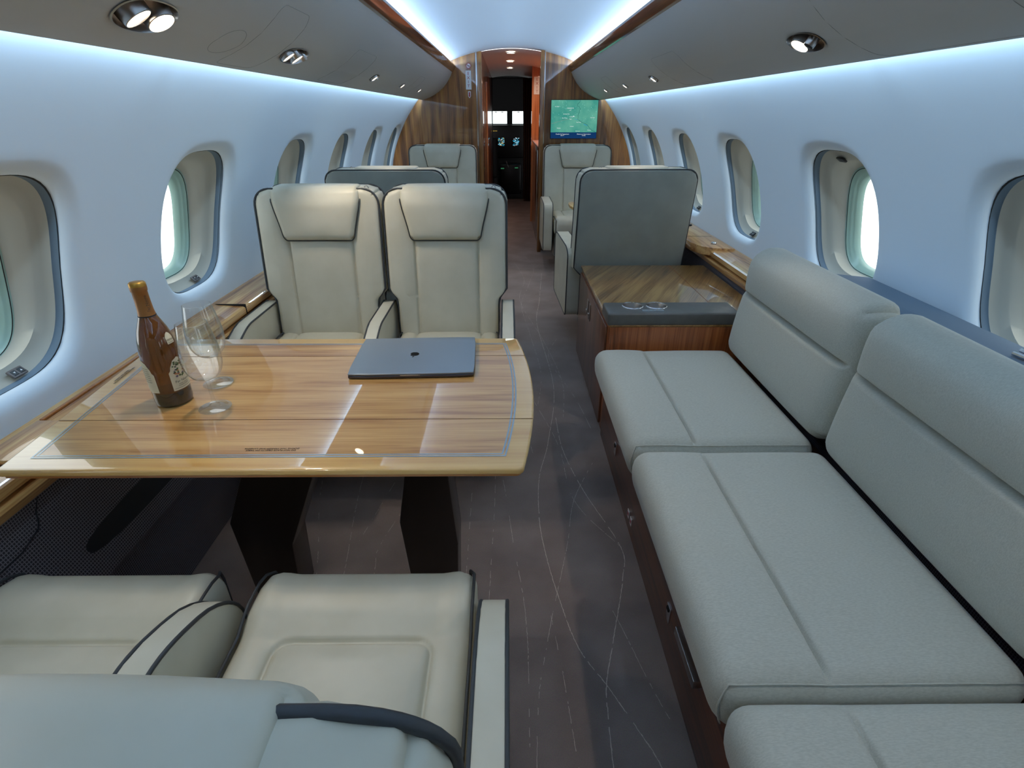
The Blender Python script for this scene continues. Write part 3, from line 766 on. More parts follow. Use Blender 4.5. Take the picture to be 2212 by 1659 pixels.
# curtain at the cockpit door
def curtain():
    V = []; F = []; N = 40
    for k in range(N + 1):
        t = k / N; x = .20 + .17 * t; y = 9.3 + .022 * math.sin(t * 2 * PI * 5)
        for z in (.04, .9, 1.8): V.append((x - .285 + (.015 if z < 1 else 0) * (1 - t), y - 9.3, z))
    for k in range(N):
        for j in range(2): F.append((k * 3 + j, k * 3 + 3 + j, k * 3 + 4 + j, k * 3 + 1 + j))
    o = mk('curtain', V, F, M_curtain, None, smooth=180, loc=(.285, 9.3, 0)); md = o.modifiers.new('s', 'SOLIDIFY'); md.thickness = .004
    tag(o, 'brown pleated curtain hanging at the right of the cockpit doorway', 'curtain')
curtain()
# passage ceiling lights
for i, (y, nm) in enumerate(((6.05, 'nearest and highest'), (7.0, 'middle one'), (7.95, 'farthest and lowest'))):
    r = thing('ceiling_light', 'small round downlight in the passage ceiling, %s of the three' % nm, 'light', (-.006, y, arch(0) - .012), 0, 'passage downlights')
    q = MB(); q.lathe([(.046, .004), (.046, -.003), (.038, -.004), (.036, .002)], 32); q.build('bezel', M_whiteplastic, r)
    q = MB(); q.disc((0, 0, -.001), .037, 32); q.build('lens', M_lamp, r, smooth=0)
    ld = bpy.data.lights.new('passage_lamp', 'SPOT'); ld.energy = (8, 6, 3)[i]; ld.color = (1, .88, .80); ld.spot_size = R_(150); ld.spot_blend = .8; ld.shadow_soft_size = .03
    lo = bpy.data.objects.new('passage_lamp', ld); C.objects.link(lo); lo.parent = r; lo.location = (0, 0, -.02)
# warm galley lamp
ld = bpy.data.lights.new('galley_lamp', 'AREA'); ld.shape = 'RECTANGLE'; ld.size = .2; ld.size_y = .6; ld.energy = 4.5; ld.color = (1, .70, .5)
lo = bpy.data.objects.new('galley_lamp', ld); C.objects.link(lo); lo.location = (.46, 6.8, 1.74)

# signs ---------------------------------------------------------------------
def vtext(root, word, size, y, x, z0, dz, mat, xa=(1, 0, 0)):
    for i, ch in enumerate(word):
        text('letter', ch, size, mat, root, frameM((x, y, z0 - dz * i), xa, (0, 0, 1)))
r = thing('exit_sign', 'white upright sign with red letters reading EXIT on the left wooden wall', 'sign', (-.408, Y1, 1.594), 0)
q = MB(); q.box(-.026, .026, -.005, 0, -.078, .078, .001); q.build('plate', M_whiteplastic, r, smooth=0)
for i, ch in enumerate('EXIT'): text('letter', ch, .036, M_red, r, frameM((0, -.0055, .052 - i * .034), (1, 0, 0), (0, 0, 1)))
r = thing('no_smoking_sign', 'round no-smoking sign above the left EXIT sign', 'sign', (-.404, Y1, 1.710), 0)
FM = frameM((0, -.002, 0), (1, 0, 0), (0, 0, 1))
q = MB(); q.disc((0, 0, 0), .022, 32, M=FM); q.build('disc', M_whiteplastic, r, smooth=0)
q = MB(); q.lathe([(.0185, .0005), (.0185, .002), (.023, .002), (.023, .0005)], 32, M=FM)
q.box(-.0185, .0185, -.0018, .0018, .0005, .002, M=FM @ Matrix.Rotation(R_(-45), 4, 'Z')); q.build('red_ring', M_red, r, smooth=30)
q = MB(); q.box(-.013, .009, -.002, .002, .0003, .0012, M=FM); q.box(.010, .013, -.002, .002, .0003, .0012, M=FM); q.build('cigarette_mark', M_dark, r, smooth=0)
r = thing('arrow_sign', 'small white sign with a red downward arrow below the left EXIT sign', 'sign', (-.403, Y1, 1.474), 0)
q = MB(); q.prism([(-.013, .028), (-.013, -.014), (0, -.030), (.013, -.014), (.013, .028)], 'y', -.004, 0); q.build('plate', M_whiteplastic, r, smooth=0)
q = MB(); q.prism([(-.006, .020), (-.006, -.008), (-.010, -.008), (0, -.023), (.010, -.008), (.006, -.008), (.006, .020)], 'y', -.0055, -.004); q.build('arrow', M_red, r, smooth=0)
r = thing('exit_sign', 'small white upright EXIT sign on the orange wood beyond the doorway', 'sign', (.325, 7.45, 1.62), 0)
q = MB(); q.box(-.038, .038, -.005, 0, -.095, .095, .001); q.build('plate', M_whiteplastic, r, smooth=0)
for i, ch in enumerate('EXIT'): text('letter', ch, .045, M_red, r, frameM((0, -.0055, .065 - i * .043), (1, 0, 0), (0, 0, 1)))

# map screen -------------------------------------------------------------------
def screen():
    r = thing('monitor', 'flat screen with a green moving map on the right wooden wall', 'monitor', (.603, Y1, 1.262), 0)
    W, H = .224, .166
    q = MB(); q.box(-W - .004, W + .004, -.030, 0, -H - .003, H + .004, .004); q.build('housing', M_black, r, smooth=30)
    def mapmat():
        m = bpy.data.materials.new('map_green'); m.use_nodes = True; nt = m.node_tree; nt.nodes.clear(); L = nt.links.new
        o = nt.nodes.new('ShaderNodeOutputMaterial'); e = nt.nodes.new('ShaderNodeEmission'); tc = nt.nodes.new('ShaderNodeTexCoord')
        n = nt.nodes.new('ShaderNodeTexNoise'); n.inputs['Scale'].default_value = 7; n.inputs['Detail'].default_value = 3; L(tc.outputs['Object'], n.inputs['Vector'])
        c = nt.nodes.new('ShaderNodeValToRGB'); c.color_ramp.elements[0].color = srgb(70, 172, 158); c.color_ramp.elements[1].color = srgb(116, 202, 178)
        c.color_ramp.elements[0].position = .35; c.color_ramp.elements[1].position = .65
        L(n.outputs['Fac'], c.inputs[0]); L(c.outputs[0], e.inputs[0]); e.inputs[1].default_value = .62; L(e.outputs[0], o.inputs[0]); return m
    def quad(x0, x1, z0, z1, y, mat, nm, par):
        return mk(nm, [(x0, y, z0), (x1, y, z0), (x1, y, z1), (x0, y, z1)], [(0, 1, 2, 3)], mat, par, smooth=0)
    mp = quad(-W, W, -.112, H, -.0305, mapmat(), 'map_image', r)
    bar = quad(-W, W, -H, -.112, -.0305, emis('map_bar', (22, 62, 112), .7), 'info_bar', r)
    wt = emis('map_white', (240, 250, 250), .9); dk = emis('map_dark', (16, 96, 92), .6); bl = emis('map_blue', (40, 150, 200), .8); lt = emis('map_speck', (150, 232, 220), .8); pk = emis('map_pink', (180, 150, 150), .7)
    def px(u, v): return (-W + (u - 200) / 1600 * 2 * W, H - (v - 175) / (1240 - 175) * (H + .112))
    def line(pts, w, mat, nm):
        P = [Vector((px(*p)[0], -.0309, px(*p)[1])) for p in pts]; b = MB(); b.tube(P, w, n=4); b.build(nm, mat, mp, smooth=0)
    line([(1190, 180), (1170, 240), (1090, 310), (1095, 375), (1150, 385), (1200, 460), (1175, 520), (1160, 600), (1130, 650), (1140, 760), (1120, 800), (1200, 860), (1270, 900), (1400, 950), (1480, 1000), (1560, 1110), (1650, 1180), (1780, 1240)], .0012, dk, 'river_line')
    line([(1000, 780), (1060, 810), (1120, 815)], .0012, bl, 'river_line'); line([(1340, 960), (1400, 995), (1470, 1010)], .002, bl, 'river_line')
    line([(230, 950), (500, 870), (700, 820), (830, 800)], .0006, pk, 'route_line')
    b = MB(); rs = random.Random(3)
    for _ in range(70):
        x, z = px(rs.uniform(230, 1780), rs.uniform(190, 900)); d = rs.uniform(.0008, .0022); b.add([(x - d, -.0308, z - d), (x + d, -.0308, z - d), (x + d, -.0308, z + d), (x - d, -.0308, z + d)], [(0, 1, 2, 3)])
    b.build('lake_specks', lt, mp, smooth=0, kind='stuff')
    for s_, u, v, sz in (('St. Cloud', 400, 385, .011), ('MINNESOTA', 860, 440, .0115), ('USA', 855, 505, .010), ('Brooklyn Park', 730, 632, .0105), ('St. Paul', 900, 720, .011), ('Eden Prairie', 670, 762, .0105), ('Eagan', 880, 795, .010), ('Eau Claire', 1640, 750, .010), ('Red Wing', 1160, 903, .0105), ('Faribault', 930, 1040, .0105), ('Mankato', 480, 1100, .0105), ('Winona', 1540, 1168, .0105), ('Rochester', 1150, 1200, .0105)):
        x, z = px(u, v); text('place_name', s_, sz, wt, mp, frameM((x, -.031, z), (1, 0, 0), (0, 0, 1)), ext=.0001)
    b = MB(); x, z = px(985, 705); b.prism([(x - .007, z - .002), (x + .007, z + .003), (x + .004, z - .005), (x + .001, z - .001), (x - .002, z + .006)], 'y', -.0312, -.0309); b.build('plane_mark', wt, mp, smooth=0)
    text('caption', 'Outside Air Temperature\n85.2°F', .0125, wt, bar, frameM((-.108, -.031, -.134), (1, 0, 0), (0, 0, 1)), ext=.0001)
    text('caption', 'Distance to closest airport\n0 miles', .0125, wt, bar, frameM((.102, -.031, -.134), (1, 0, 0), (0, 0, 1)), ext=.0001)
screen()

# aft wall behind the camera
mb = MB(); pts = [(wallx(z) + .02, z) for z in [1.42 * k / 16 for k in range(17)]] + [(.92, 1.52), (.8, 1.65), (.6, 1.8), (0, 1.9)]
mb.prism([(a, b) for a, b in pts] + [(-a, b) for a, b in pts[::-1]][1:], 'y', Y0 - .04, Y0); mb.build('wall_back', M_bulk, smooth=0, kind='structure')
# outer skin so no daylight enters behind the lining
for s in (-1, 1):
    V = []; F = []
    zs = [-.05 + 2.1 * k / 20 for k in range(21)]
    mb = MB(); mb.prism([(s * .70, 1.66), (s * .70, 1.95), (s * .74, 1.95), (s * .74, 1.66)], 'y', Y0, Y1 + .04); 
    mb.prism([(s * .66, 1.665), (s * .66, 1.68), (s * .93, 1.51), (s * .93, 1.495), (s * .90, 1.495)], 'y', Y0, Y1 + .04)
    mb.build('ceiling_void_left' if s < 0 else 'ceiling_void_right', M_bin, smooth=0, kind='structure')

# ---------------------------------------------------------------- cabin seats
def single_or_double(kind):
    pass
def make_seat(label, loc, rz, w=.50, arms=(1, 1), single=False, group=None, backmat=None, buttons=True, lean=7.5):
    root = thing('cabin_seat', label, 'seat', loc, rz, group)
    HW = w / 2; zb, zt = .41, 1.050; hz = (zt - zb) / 2; zc = (zt + zb) / 2; th = .07
    waist = .63 if not single else .48
    nar = .036 if not single else .05
    LEAN = math.tan(R_(lean))
    def bdef(x, y, z, groove=True):
        x0 = x
        x, z2 = rnd2(x, z, HW, hz, .065)
        z = z2; Z = z + zc
        k = 1 - nar / HW * (1 - sstep(waist - .025, waist + .025, Z))
        x *= k
        fr = max(0, -y / th)           # 1 at the front face
        yy = y
        if groove and fr > .5:
            g = 0
            hx = .128
            if Z < .885: g += .007 * G(abs(x) - hx, .005) * sstep(.40, .44, Z) * (1 - sstep(.85, .875, Z))
            # padded centre panel and bolsters
            puff = .016 * max(0, 1 - (x / hx) ** 2) ** .5 * sstep(.42, .50, Z) * (1 - sstep(.82, .90, Z)) if abs(x) < hx else .010 * (1 - min(1, abs((abs(x) - (hx + HW) / 2) / ((HW - hx) / 2)) ** 2))
            yy = y - puff + g
        elif y > th * .5:
            yy = y + .012 * (1 - (x / HW) ** 2) * (1 - (z / hz) ** 2)
        rb = 1 - sstep(.41, .50, Z)
        return (x, yy + th + LEAN * (Z - .45) + rb * .0, Z)
    b = shape('backrest', (HW, th, hz), .022, bdef, M_leather, root, 10, 3, 16, ex=(-.128, .128, -HW + .09, HW - .09), ez=(waist - zc, waist - zc - .02, waist - zc + .02))
    P = rrect_path(HW - .004, hz - .004, 14, .06)
    for sgn, nm in ((-1, 'front'), (1, 'rear')):
        path = []
        for (a, c) in P:
            q = bdef(a, sgn * (th - .004), c, False)
            path.append((q[0] * 1.004, q[1] + sgn * .0015, q[2] + .001))
        m = MB(); m.tube(path, .0042, closed=True, n=8); m.build('piping', M_piping, b, smooth=180)
    if single or backmat:
        # plain rear panel in darker leather
        def rdef(x, y, z):
            x, z = rnd2(x, z, HW - .006, hz - .006, .06); Z = z + zc
            k = 1 - nar / HW * (1 - sstep(waist - .025, waist + .025, Z))
            return (x * k, y + 2 * th + .003 + .012 * (1 - (x / HW) ** 2) * (1 - (z / hz) ** 2) + LEAN * (Z - .45), Z)
        shape('rear_panel', (HW - .006, .004, hz - .006), .0035, rdef, M_leather2, root, 10, 1, 14)
    # headrest
    hh = .102
    def hdef(x, y, z):
        t = (z + hh) / (2 * hh)
        k = (.140 + (.178 - .140) * sstep(-.1, .95, t)) / .178
        x2, z2 = rnd2(x, z, .178, hh, .022)
        x2 *= k; Z = z2 + .957
        roll = .018 * sstep(.62, 1.0, t)
        puff = (1 - (x / .178) ** 2) * .012 * (1 - abs(2 * t - 1) ** 3)
        if y < 0: yy = y - puff + roll
        else: yy = y + (.075 if not single else .115) * sstep(.75, .95, t) * (1 - (x / .185) ** 4 * .4)
        return (x2, yy - .002 + LEAN * (Z - .45), Z)
    h = shape('headrest', (.178, .03, hh), .026, hdef, M_leather, root, 8, 2, 8, ez=(.05, .07))
    path = []
    for (a, c) in rrect_path(.178, hh, 10, .022):
        if c < hh * .97:
            q = hdef(a, .0, c); path.append((q[0] * 1.008, q[1] - .012, q[2] - .0015))
    # open chain: rotate so the gap is at the top
    idx = max(range(len(path)), key=lambda i: (Vector(path[i]) - Vector(path[i - 1])).length); path = path[idx:] + path[:idx]
    m = MB(); m.tube(path, .0022, n=6); m.build('headrest_piping', M_piping, h, smooth=180)
    if buttons:
      m = MB(); m.tube([(.195 + .008 * math.cos(a), .115, 1.045 + .010 * math.sin(a)) for a in [PI * k / 8 for k in range(9)]], .0022, n=6); m.build('headrest_clip', M_nickel, h)
    # seat cushion
    cw = .215 if not single else .250; cd = .27; ch = .065
    def cdef(x, y, z):
        x2, y2 = rnd2(x, y, cw, cd, .045)
        Y = y2 - .25; zz = z
        if z > 0:
            px_, py_ = .140, -.345                      # inset panel: half width, front line
            dpx = abs(x2) - px_; dpy = py_ - Y
            d = max(dpx, dpy)
            if dpx > -.03 and dpy > -.03: d = math.hypot(max(0, dpx + .03), max(0, dpy + .03)) - .03
            g = .009 * G(d, .005)
            bol = .021 * sstep(-.002, .06, dpy) * (1 - sstep(.10, .19, dpy)) + .006 * sstep(0, .04, dpx) * (1 - sstep(.05, .1, dpx))
            inn = .008 * sstep(0, .05, -d)
            zz = z + bol + inn - g - .030 * sstep(.12, .20, dpy) ** 2
        fr = sstep(-.44, -.52, Y) * 1.0
        return (x2, Y, zz + .405)
    c = shape('seat_cushion', (cw, cd, ch), .035, cdef, M_leather, root, 10, 14, 3, ex=(-.14, .14), ey=(-.095, -.12, -.07), w=.005)
    if True:
        for sg in (-1, 1):
            path = []
            for (a, t) in [(-.25 + .5 * k / 14, 1) for k in range(15)]:
                pass
            pts = [(sg * (cw - .004), yy, ch) for yy in [cd - .01 - (2 * cd - .02) * k / 20 for k in range(21)]] + [(sg * (cw - .004), -cd, ch - .02 - .1 * k / 5) for k in range(6)]
            path = [cdef(*rnd((p[0], max(-cd, p[1]), p[2]), cw, cd, ch, .012)) for p in pts]
            m = MB(); m.tube(path, .0032, n=6); m.build('cushion_piping', M_piping, c, smooth=180)
    # base
    m = MB(); m.box(-cw + .01, cw - .01, -.40, .08, .12, .35, .02, 3); m.build('base_frame', M_leather2, root)
    m = MB(); m.box(-cw + .06, cw - .06, -.33, .04, .0, .13, .01, 2); m.build('floor_mount', M_dark, root)
    # armrests
    for sg, on in ((-1, arms[0]), (1, arms[1])):
        if not on: continue
        if single:
            xi, xo = .262, .345; hx = (xo - xi) / 2; top, bot = .605, .19; L = .285; yc = -.205
        else:
            xi, xo = .226, .276; hx = (xo - xi) / 2; top, bot = .598, .16; L = .26; yc = -.17
        hzz = (top - bot) / 2
        def adef(x, y, z):
            y2, z2 = y, z
            R = .055 if single else .11
            # round the front upper corner generously, the rear one less
            if y < 0:
                y2, z2 = rnd2(y, z, L, hzz, R) if z > 0 else rnd2(y, z, L, hzz, .03)
            else:
                y2, z2 = rnd2(y, z, L, hzz, .03)
            Z = z2 + (top + bot) / 2; Y = y2 + yc
            if not single: Z -= .060 * sstep(-.20, -.43, Y) * sstep(bot, top, Z) - .0
            else: Z -= .05 * sstep(-.02, .15, Y) * sstep(bot, top, Z)
            return (sg * (xi + hx) + x, Y, Z)
        a_ = shape('armrest', (hx, L, hzz), .007, adef, M_leather, root, 3, 12, 10)
        for sx in (-1, 1):
            path = []
            for (a, c2) in rrect_path(L - .002, hzz - .002, 16, .11 if not single else .05):
                q = adef(sx * (hx - .002), a, c2); path.append((q[0] + sx * .001, q[1], q[2]))
            m = MB(); m.tube(path, .0035, closed=True, n=8); m.build('piping', M_piping, a_, smooth=180)
        if sg == (-1 if not single else 1) and buttons:
            xx = sg * xi - sg * .001
            m = MB(); m.box(*sorted((xx, xx - sg * .004)), -.36, -.30, .50, .54, .001); bt = m.build('recline_control', M_black, a_, smooth=30)
            m = MB(); m.box(*sorted((xx - sg * .003, xx - sg * .007)), -.35, -.333, .505, .535, .001); m.box(*sorted((xx - sg * .003, xx - sg * .007)), -.327, -.31, .505, .535, .001); m.build('recline_button', M_chrome, bt, smooth=30)
    return root

GP = 'cream leather cabin seats around the long table'
make_seat('cream leather seat facing the camera across the table, beside the left windows', (-.806, 2.13, 0), 0, arms=(1, 1), group=GP)
make_seat('cream leather seat facing the camera across the table, next to the aisle', (-.297, 2.13, 0), 0, arms=(0, 1), group=GP)
make_seat('cream leather seat at the bottom left corner beside the left wall', (-.838, .29, 0), PI, arms=(1, 1), group=GP, buttons=False, lean=12.2)
make_seat('cream leather seat in the foreground by the aisle, its headrest nearest the camera', (-.325, .29, 0), PI, arms=(1, 0), group=GP, buttons=False, lean=12.2)
GS = 'single club seats in the front of the cabin'
fr = make_seat('wide cream seat facing the camera, left front, against the wooden wall', (-.655, 5.34, 0), 0, w=.64, single=True, group=GS)
dup(fr, (.62, 5.34, 0), 0, 'wide cream seat facing the camera, right front, below the map screen', GS)
dup(fr, (-.695, 3.20, 0), PI, 'wide seat seen from behind, just over the tops of the left table seats', GS)
dup(fr, (.650, 3.21, 0), PI + R_(2.5), 'wide seat turned away from the camera, its grey back right behind the wooden cabinet', GS)

# small pull-out table by the front right seat
st = thing('side_table', 'small light wood pull-out table leaf between the right front seats', 'table', (.80, 4.35, .0))
mb = MB(); mb.prism([(-.36, -.05), (-.34, -.17), (-.28, -.23), (.22, -.23), (.22, .23), (-.28, .23), (-.34, .17), (-.36, .05)], 'z', .655, .675, .004); mb.build('tabletop', M_tableb, st, smooth=30)
mb = MB(); mb.box(.12, .24, -.12, .12, .60, .655, .005); mb.build('support_arm', M_ledgew, st, smooth=30)

# ---------------------------------------------------------------- table
ZT = .70
def table():
    r = thing('conference_table', 'long glossy wooden table with pale border and grey inlay lines by the left wall', 'table', (0, 0, 0))
    def redge(y):
        t = (y - 1.165) / .335; return .016 - .034 * t * t
    def outline(ins=0, z=0):
        pts = []
        ya, yb = .832 + ins, 1.502 - ins
        la = lambda y: -1.035 + (y - .83) * -.10 + ins
        for k in range(21):
            y = ya + (yb - ya) * k / 20; pts.append((redge(y) - ins, y))
        pts += [(la(yb), yb), (la(ya), ya)]
        return pts
    def rounded(pts, rad):
        # round the convex corners of the outline a little
        out = []; n = len(pts)
        for i in range(n):
            p0, p1, p2 = Vector(pts[i - 1]), Vector(pts[i]), Vector(pts[(i + 1) % n]); a = (p0 - p1).normalized(); b = (p2 - p1).normalized()
            if a.dot(b) > -.8:
                for k in range(6):
                    t = k / 5; q0 = p1 + a * rad; q1 = p1 + b * rad; out.append(tuple((q0 * (1 - t) ** 2 + p1 * 2 * t * (1 - t) + q1 * t * t)))
            else: out.append(tuple(p1))
        return out
    o0 = rounded(outline(), .012)
    mb = MB(); mb.prism(o0, 'z', ZT - .015, ZT, .005, 3)
    mb.build('tabletop', M_tableb, r, smooth=40)
    mb = MB(); mb.prism(rounded(outline(.006), .012), 'z', ZT - .022, ZT - .0145, .001, 1); mb.build('edge_band', M_tabedge, r, smooth=40)
    f = MB(); P = outline(.044); P = [(x, y) for x, y in P]
    mb = MB(); mb.add([(x, y, ZT + .0003) for x, y in P], [tuple(range(len(P)))]); fld = mb.build('veneer_field', M_tablew, r, smooth=0)
    for ins, nm in ((.042, 'inlay_line'), (.049, 'inlay_line')):
        A = outline(ins); B = outline(ins + .0035); V = [(x, y, ZT + .0006) for x, y in A] + [(x, y, ZT + .0006) for x, y in B]; n = len(A)
        mk(nm, V, [(i, (i + 1) % n, n + (i + 1) % n, n + i) for i in range(n)], M_steel, r, smooth=0)
    for y in (1.020, 1.368):
        mb = MB(); mb.box(-1.05 - (y - 1.02) * .1, redge(y) - .001, y, y + .0012, ZT + .0004, ZT + .0009); mb.build('leaf_seam', plain('table_seam', (96, 54, 24), .5), r, smooth=0)
    text('placard', 'DO NOT PLACE OBJECTS ON TABLE\nDURING TAXI TAKEOFF AND LANDING', .0062, M_dark, r, frameM((-.53, .902, ZT + .0007), (-1, 0, 0), (0, -1, 0)), ext=.0001)
    text('placard', 'TABLE MUST BE STOWED FOR TAXI\nTAKEOFF AND LANDING', .0062, M_dark, r, frameM((-1.055, 1.25, ZT + .0007), (.1, -1, 0), (1, .1, 0)), ext=.0001)
    # two dark pedestals
    for x0, x1, xb0, xb1 in ((-.735, -.555, -.80, -.67), (-.315, -.195, -.33, -.20)):
        mb = MB(); mb.prism([(x0, ZT - .022), (x1, ZT - .022), (x1 - .01, .45), (xb1 + .01, .22), (xb1, 0), (xb0, 0), (xb0 - .02 + .0, .3), (x0 + .0, .5)], 'y', 1.13, 1.24, .006, 2)
        mb.build('pedestal', M_pedestal, r, smooth=30)
    mb = MB(); mb.box(-.86, -.12, 1.09, 1.28, ZT - .07, ZT - .022, .006); mb.build('support_frame', M_pedestal, r, smooth=30)
table()

# ---------------------------------------------------------------- laptop
def laptop():
    r = thing('laptop', 'closed grey aluminium laptop with dark fruit logo lying on the table', 'laptop', (-.302, 1.345, ZT + .0012), R_(2.2))
    W, D = .164, .122
    def slab(z0, z1, rr):
        def fn(x, y, z):
            x, y = rnd2(x, y, W, D, .012); return (x, y, z + (z0 + z1) / 2)
        return ((W, D, (z1 - z0) / 2), rr, fn)
    d, rr, fn = slab(.001, .0095, .003); shape('base', d, rr, fn, M_aludark, r, 6, 6, 1)
    d, rr, fn = slab(.0098, .0150, .0022); lid = shape('lid', d, rr, fn, M_alu, r, 6, 6, 1)
    mb = MB(); mb.box(-.028, .024, -D - .0004, -D + .010, .0078, .0105, .001); mb.build('thumb_notch', M_chrome, r)
    for sx in (-1, 1):
        for sy in (-1, 1):
            m = MB(); m.lathe([(0, 0), (.007, 0), (.007, .0015)], 16, (sx * .13, sy * .1, -.0002)); m.build('foot', M_black, r)
    # fruit emblem, stem towards the front edge (upside down for the viewer)
    pts = []
    for k in range(60):
        t = 2 * PI * k / 60; c, s_ = math.cos(t), math.sin(t)
        rad = 1 - .12 * G(t - PI / 2, .35) - .07 * G(t - 1.5 * PI, .3) + .03 * math.cos(2 * t)
        wx = 1.0 * (1 - .12 * max(0, -s_) ** 2); x, y = rad * c * wx, rad * s_ * 1.02
        dx_, dy_ = x - 1.18, y - .12
        if math.hypot(dx_, dy_) < .46:            # bite
            L = math.hypot(dx_, dy_); x, y = 1.18 + dx_ / L * .46, .12 + dy_ / L * .46
        pts.append((x, y))
    S = .0125; F2 = frameM((-.004, 0, .0152), (-1, 0, 0), (0, -1, 0))
    m = MB(); V = [F2 @ Vector((x * S, y * S * 1.08, 0)) for x, y in pts]; m.add(V + [F2 @ Vector((-.1 * S, 0, 0))], [(i, (i + 1) % 60, 60) for i in range(60)])
    lf = []
    for k in range(12):
        t = k / 12 * 2 * PI; a = math.cos(t) * .36; b = math.sin(t) * .17 * (1 - .2 * abs(math.cos(t))); ca, sa = math.cos(R_(58)), math.sin(R_(58)); lf.append((a * ca - b * sa + .16, a * sa + b * ca + 1.36))
    m.add([F2 @ Vector((x * S, y * S, 0)) for x, y in lf], [tuple(range(12))])
    m.build('logo', M_logo, lid, smooth=0)
laptop()

# ---------------------------------------------------------------- bottle and glasses
def bottle():
    r = thing('wine_bottle', 'amber wine bottle with gold foil neck and cream labels standing on the table', 'bottle', (-.842, 1.112, ZT + .001))
    H = .292
    k = 1.0
    body = [(0, .006), (.020, .003), (.033, 0), (.0385, .003), (.040, .012), (.0405, .10), (.0395, .135), (.036, .160), (.030, .182), (.023, .200), (.0175, .214), (.0150, .226), (.0142, .245), (.0142, .275), (0, .276)]
    mb = MB(); mb.lathe([(a, b) for a, b in body if b > .040 or b == .012], 56)
    up = [(.0402, .036)] + [p for p in body if p[1] >= .10]; up.insert(1, (.0405, .07))
    mb = MB(); mb.lathe(up, 56); mb.build('glass_body', M_bottle, r, smooth=180)
    mb = MB(); mb.lathe([(0, .008), (.018, .004), (.033, 0), (.0385, .003), (.0402, .012), (.0403, .036), (0, .0362)], 56); mb.build('glass_foot', M_bottledark, r, smooth=50)
    mb = MB(); mb.lathe([(.0172, .216), (.0158, .226), (.0150, .246), (.0149, .268), (.0160, .2695), (.0165, .274), (.0165, .280)], 48); cap = mb.build('foil_capsule', M_foil, r, smooth=50)
    mb = MB(); mb.lathe([(.0165, .280), (.0163, .2865), (.0145, .2885), (.0125, .2880), (.011, .2892), (0, .2892)], 48); mb.build('foil_top', M_gold, r, smooth=50)
    mb = MB(); mb.lathe([(.0176, .2155), (.0179, .2140), (.0176, .2125)], 48); mb.build('foil_rim', M_dark, r)
    def rad(z):
        for (a, b), (c, d) in zip(up, up[1:]):
            if b <= z <= d: return a + (c - a) * (z - b) / (d - b)
        return .04
    def patch(nm, a0, shape_pts, mat, par, off=.0007):
        """flat outline (arc length, height) wrapped on the bottle"""
        cx = sum(p[0] for p in shape_pts) / len(shape_pts); cz = sum(p[1] for p in shape_pts) / len(shape_pts)
        n = len(shape_pts); V = []; F = []; K = 6
        for j in range(K + 1):
            for p in shape_pts:
                u = cx + (p[0] - cx) * j / K; z = cz + (p[1] - cz) * j / K; R = rad(z) + off; a = a0 + u / .04; V.append((R * math.cos(a), R * math.sin(a), z))
        for j in range(K):
            for i in range(n): F.append((j * n + i, j * n + (i + 1) % n, (j + 1) * n + (i + 1) % n, (j + 1) * n + i))
        return mk(nm, V, F, mat, par, smooth=180)
    def dens(pts, step=.003):
        out = []
        for (a, b) in zip(pts, pts[1:] + pts[:1]):
            L = math.hypot(a[0] - b[0], a[1] - b[1]); m = max(1, int(L / step)); out += [(a[0] + (b[0] - a[0]) * k / m, a[1] + (b[1] - a[1]) * k / m) for k in range(m)]
        return out
    A1 = R_(-12); A2 = R_(-128); A3 = R_(-8)
    front = [(-.026, .040), (.026, .040), (.026, .085), (.022, .090), (.020, .098), (.012, .112), (0, .118), (-.012, .112), (-.020, .098), (-.022, .090), (-.026, .085)]
    fl = patch('front_label', A1, dens(front), M_paper, r)
    bk = patch('back_label', A2, dens(front), M_paper, r)
    rs = random.Random(5)
    for i in range(46):
        t = rs.random(); u = -.016 + rs.random() * .028; z = .072 + rs.random() * .036; s_ = rs.uniform(.0015, .0035); m_ = rs.choice([M_leafg, M_leafg, M_leafg, M_leafo, M_leafv, M_paperline])
        patch('vine_motif', A1, [(u + s_ * math.cos(q), z + s_ * .8 * math.sin(q)) for q in (0, 1.2, 2.4, 3.6, 4.8)], m_, fl, .0012)
    patch('label_rule', A1, dens([(-.023, .0445), (.023, .0445), (.023, .0452), (-.023, .0452)]), M_paperline, fl, .0013)
    def wraptext(nm, s_, size, a0, u0, z0, mat, par, rot=0, off=.0013, Rf=None):
        o = text(nm, s_, size, mat, par, Matrix.Rotation(rot, 4, 'Z'), ext=0)
        for v in o.data.vertices:
            u, z = v.co.x + u0, v.co.y + z0; R = (Rf if Rf else rad(z)) + off; a = a0 + u / R if Rf else a0 + u / .04; v.co = Vector((R * math.cos(a), R * math.sin(a), z))
        return o
    wraptext('lettering', 'Far Niente', .0085, A1, 0, .061, M_paperline, fl)
    wraptext('lettering', 'NAPA VALLEY\nCHARDONNAY', .0040, A1, 0, .052, M_paperline, fl)
    for i in range(7): wraptext('lettering', 'estate bottled wine', .0042, A2, 0, .100 - i * .0055, M_paperline, bk)
    nk = patch('neck_label', A3, dens([(-.010, .150), (.010, .150), (.0105, .166), (.006, .173), (0, .176), (-.006, .173), (-.0105, .166)], .002), M_paper, r)
    wraptext('lettering', 'VINTAGE', .0048, A3, .0, .159, M_paperline, nk)
    patch('label_rule', A3, dens([(-.008, .1525), (.008, .1525), (.008, .1531), (-.008, .1531)]), M_paperline, nk, .0012)
    wraptext('lettering', 'Far Niente', .0085, R_(-36), .0015, .243, M_paperline, cap, rot=R_(90), off=.0006, Rf=.0153)
    wraptext('lettering', 'NAPA VALLEY', .0036, R_(-18), .0010, .243, M_paperline, cap, rot=R_(90), off=.0006, Rf=.0153)
bottle()
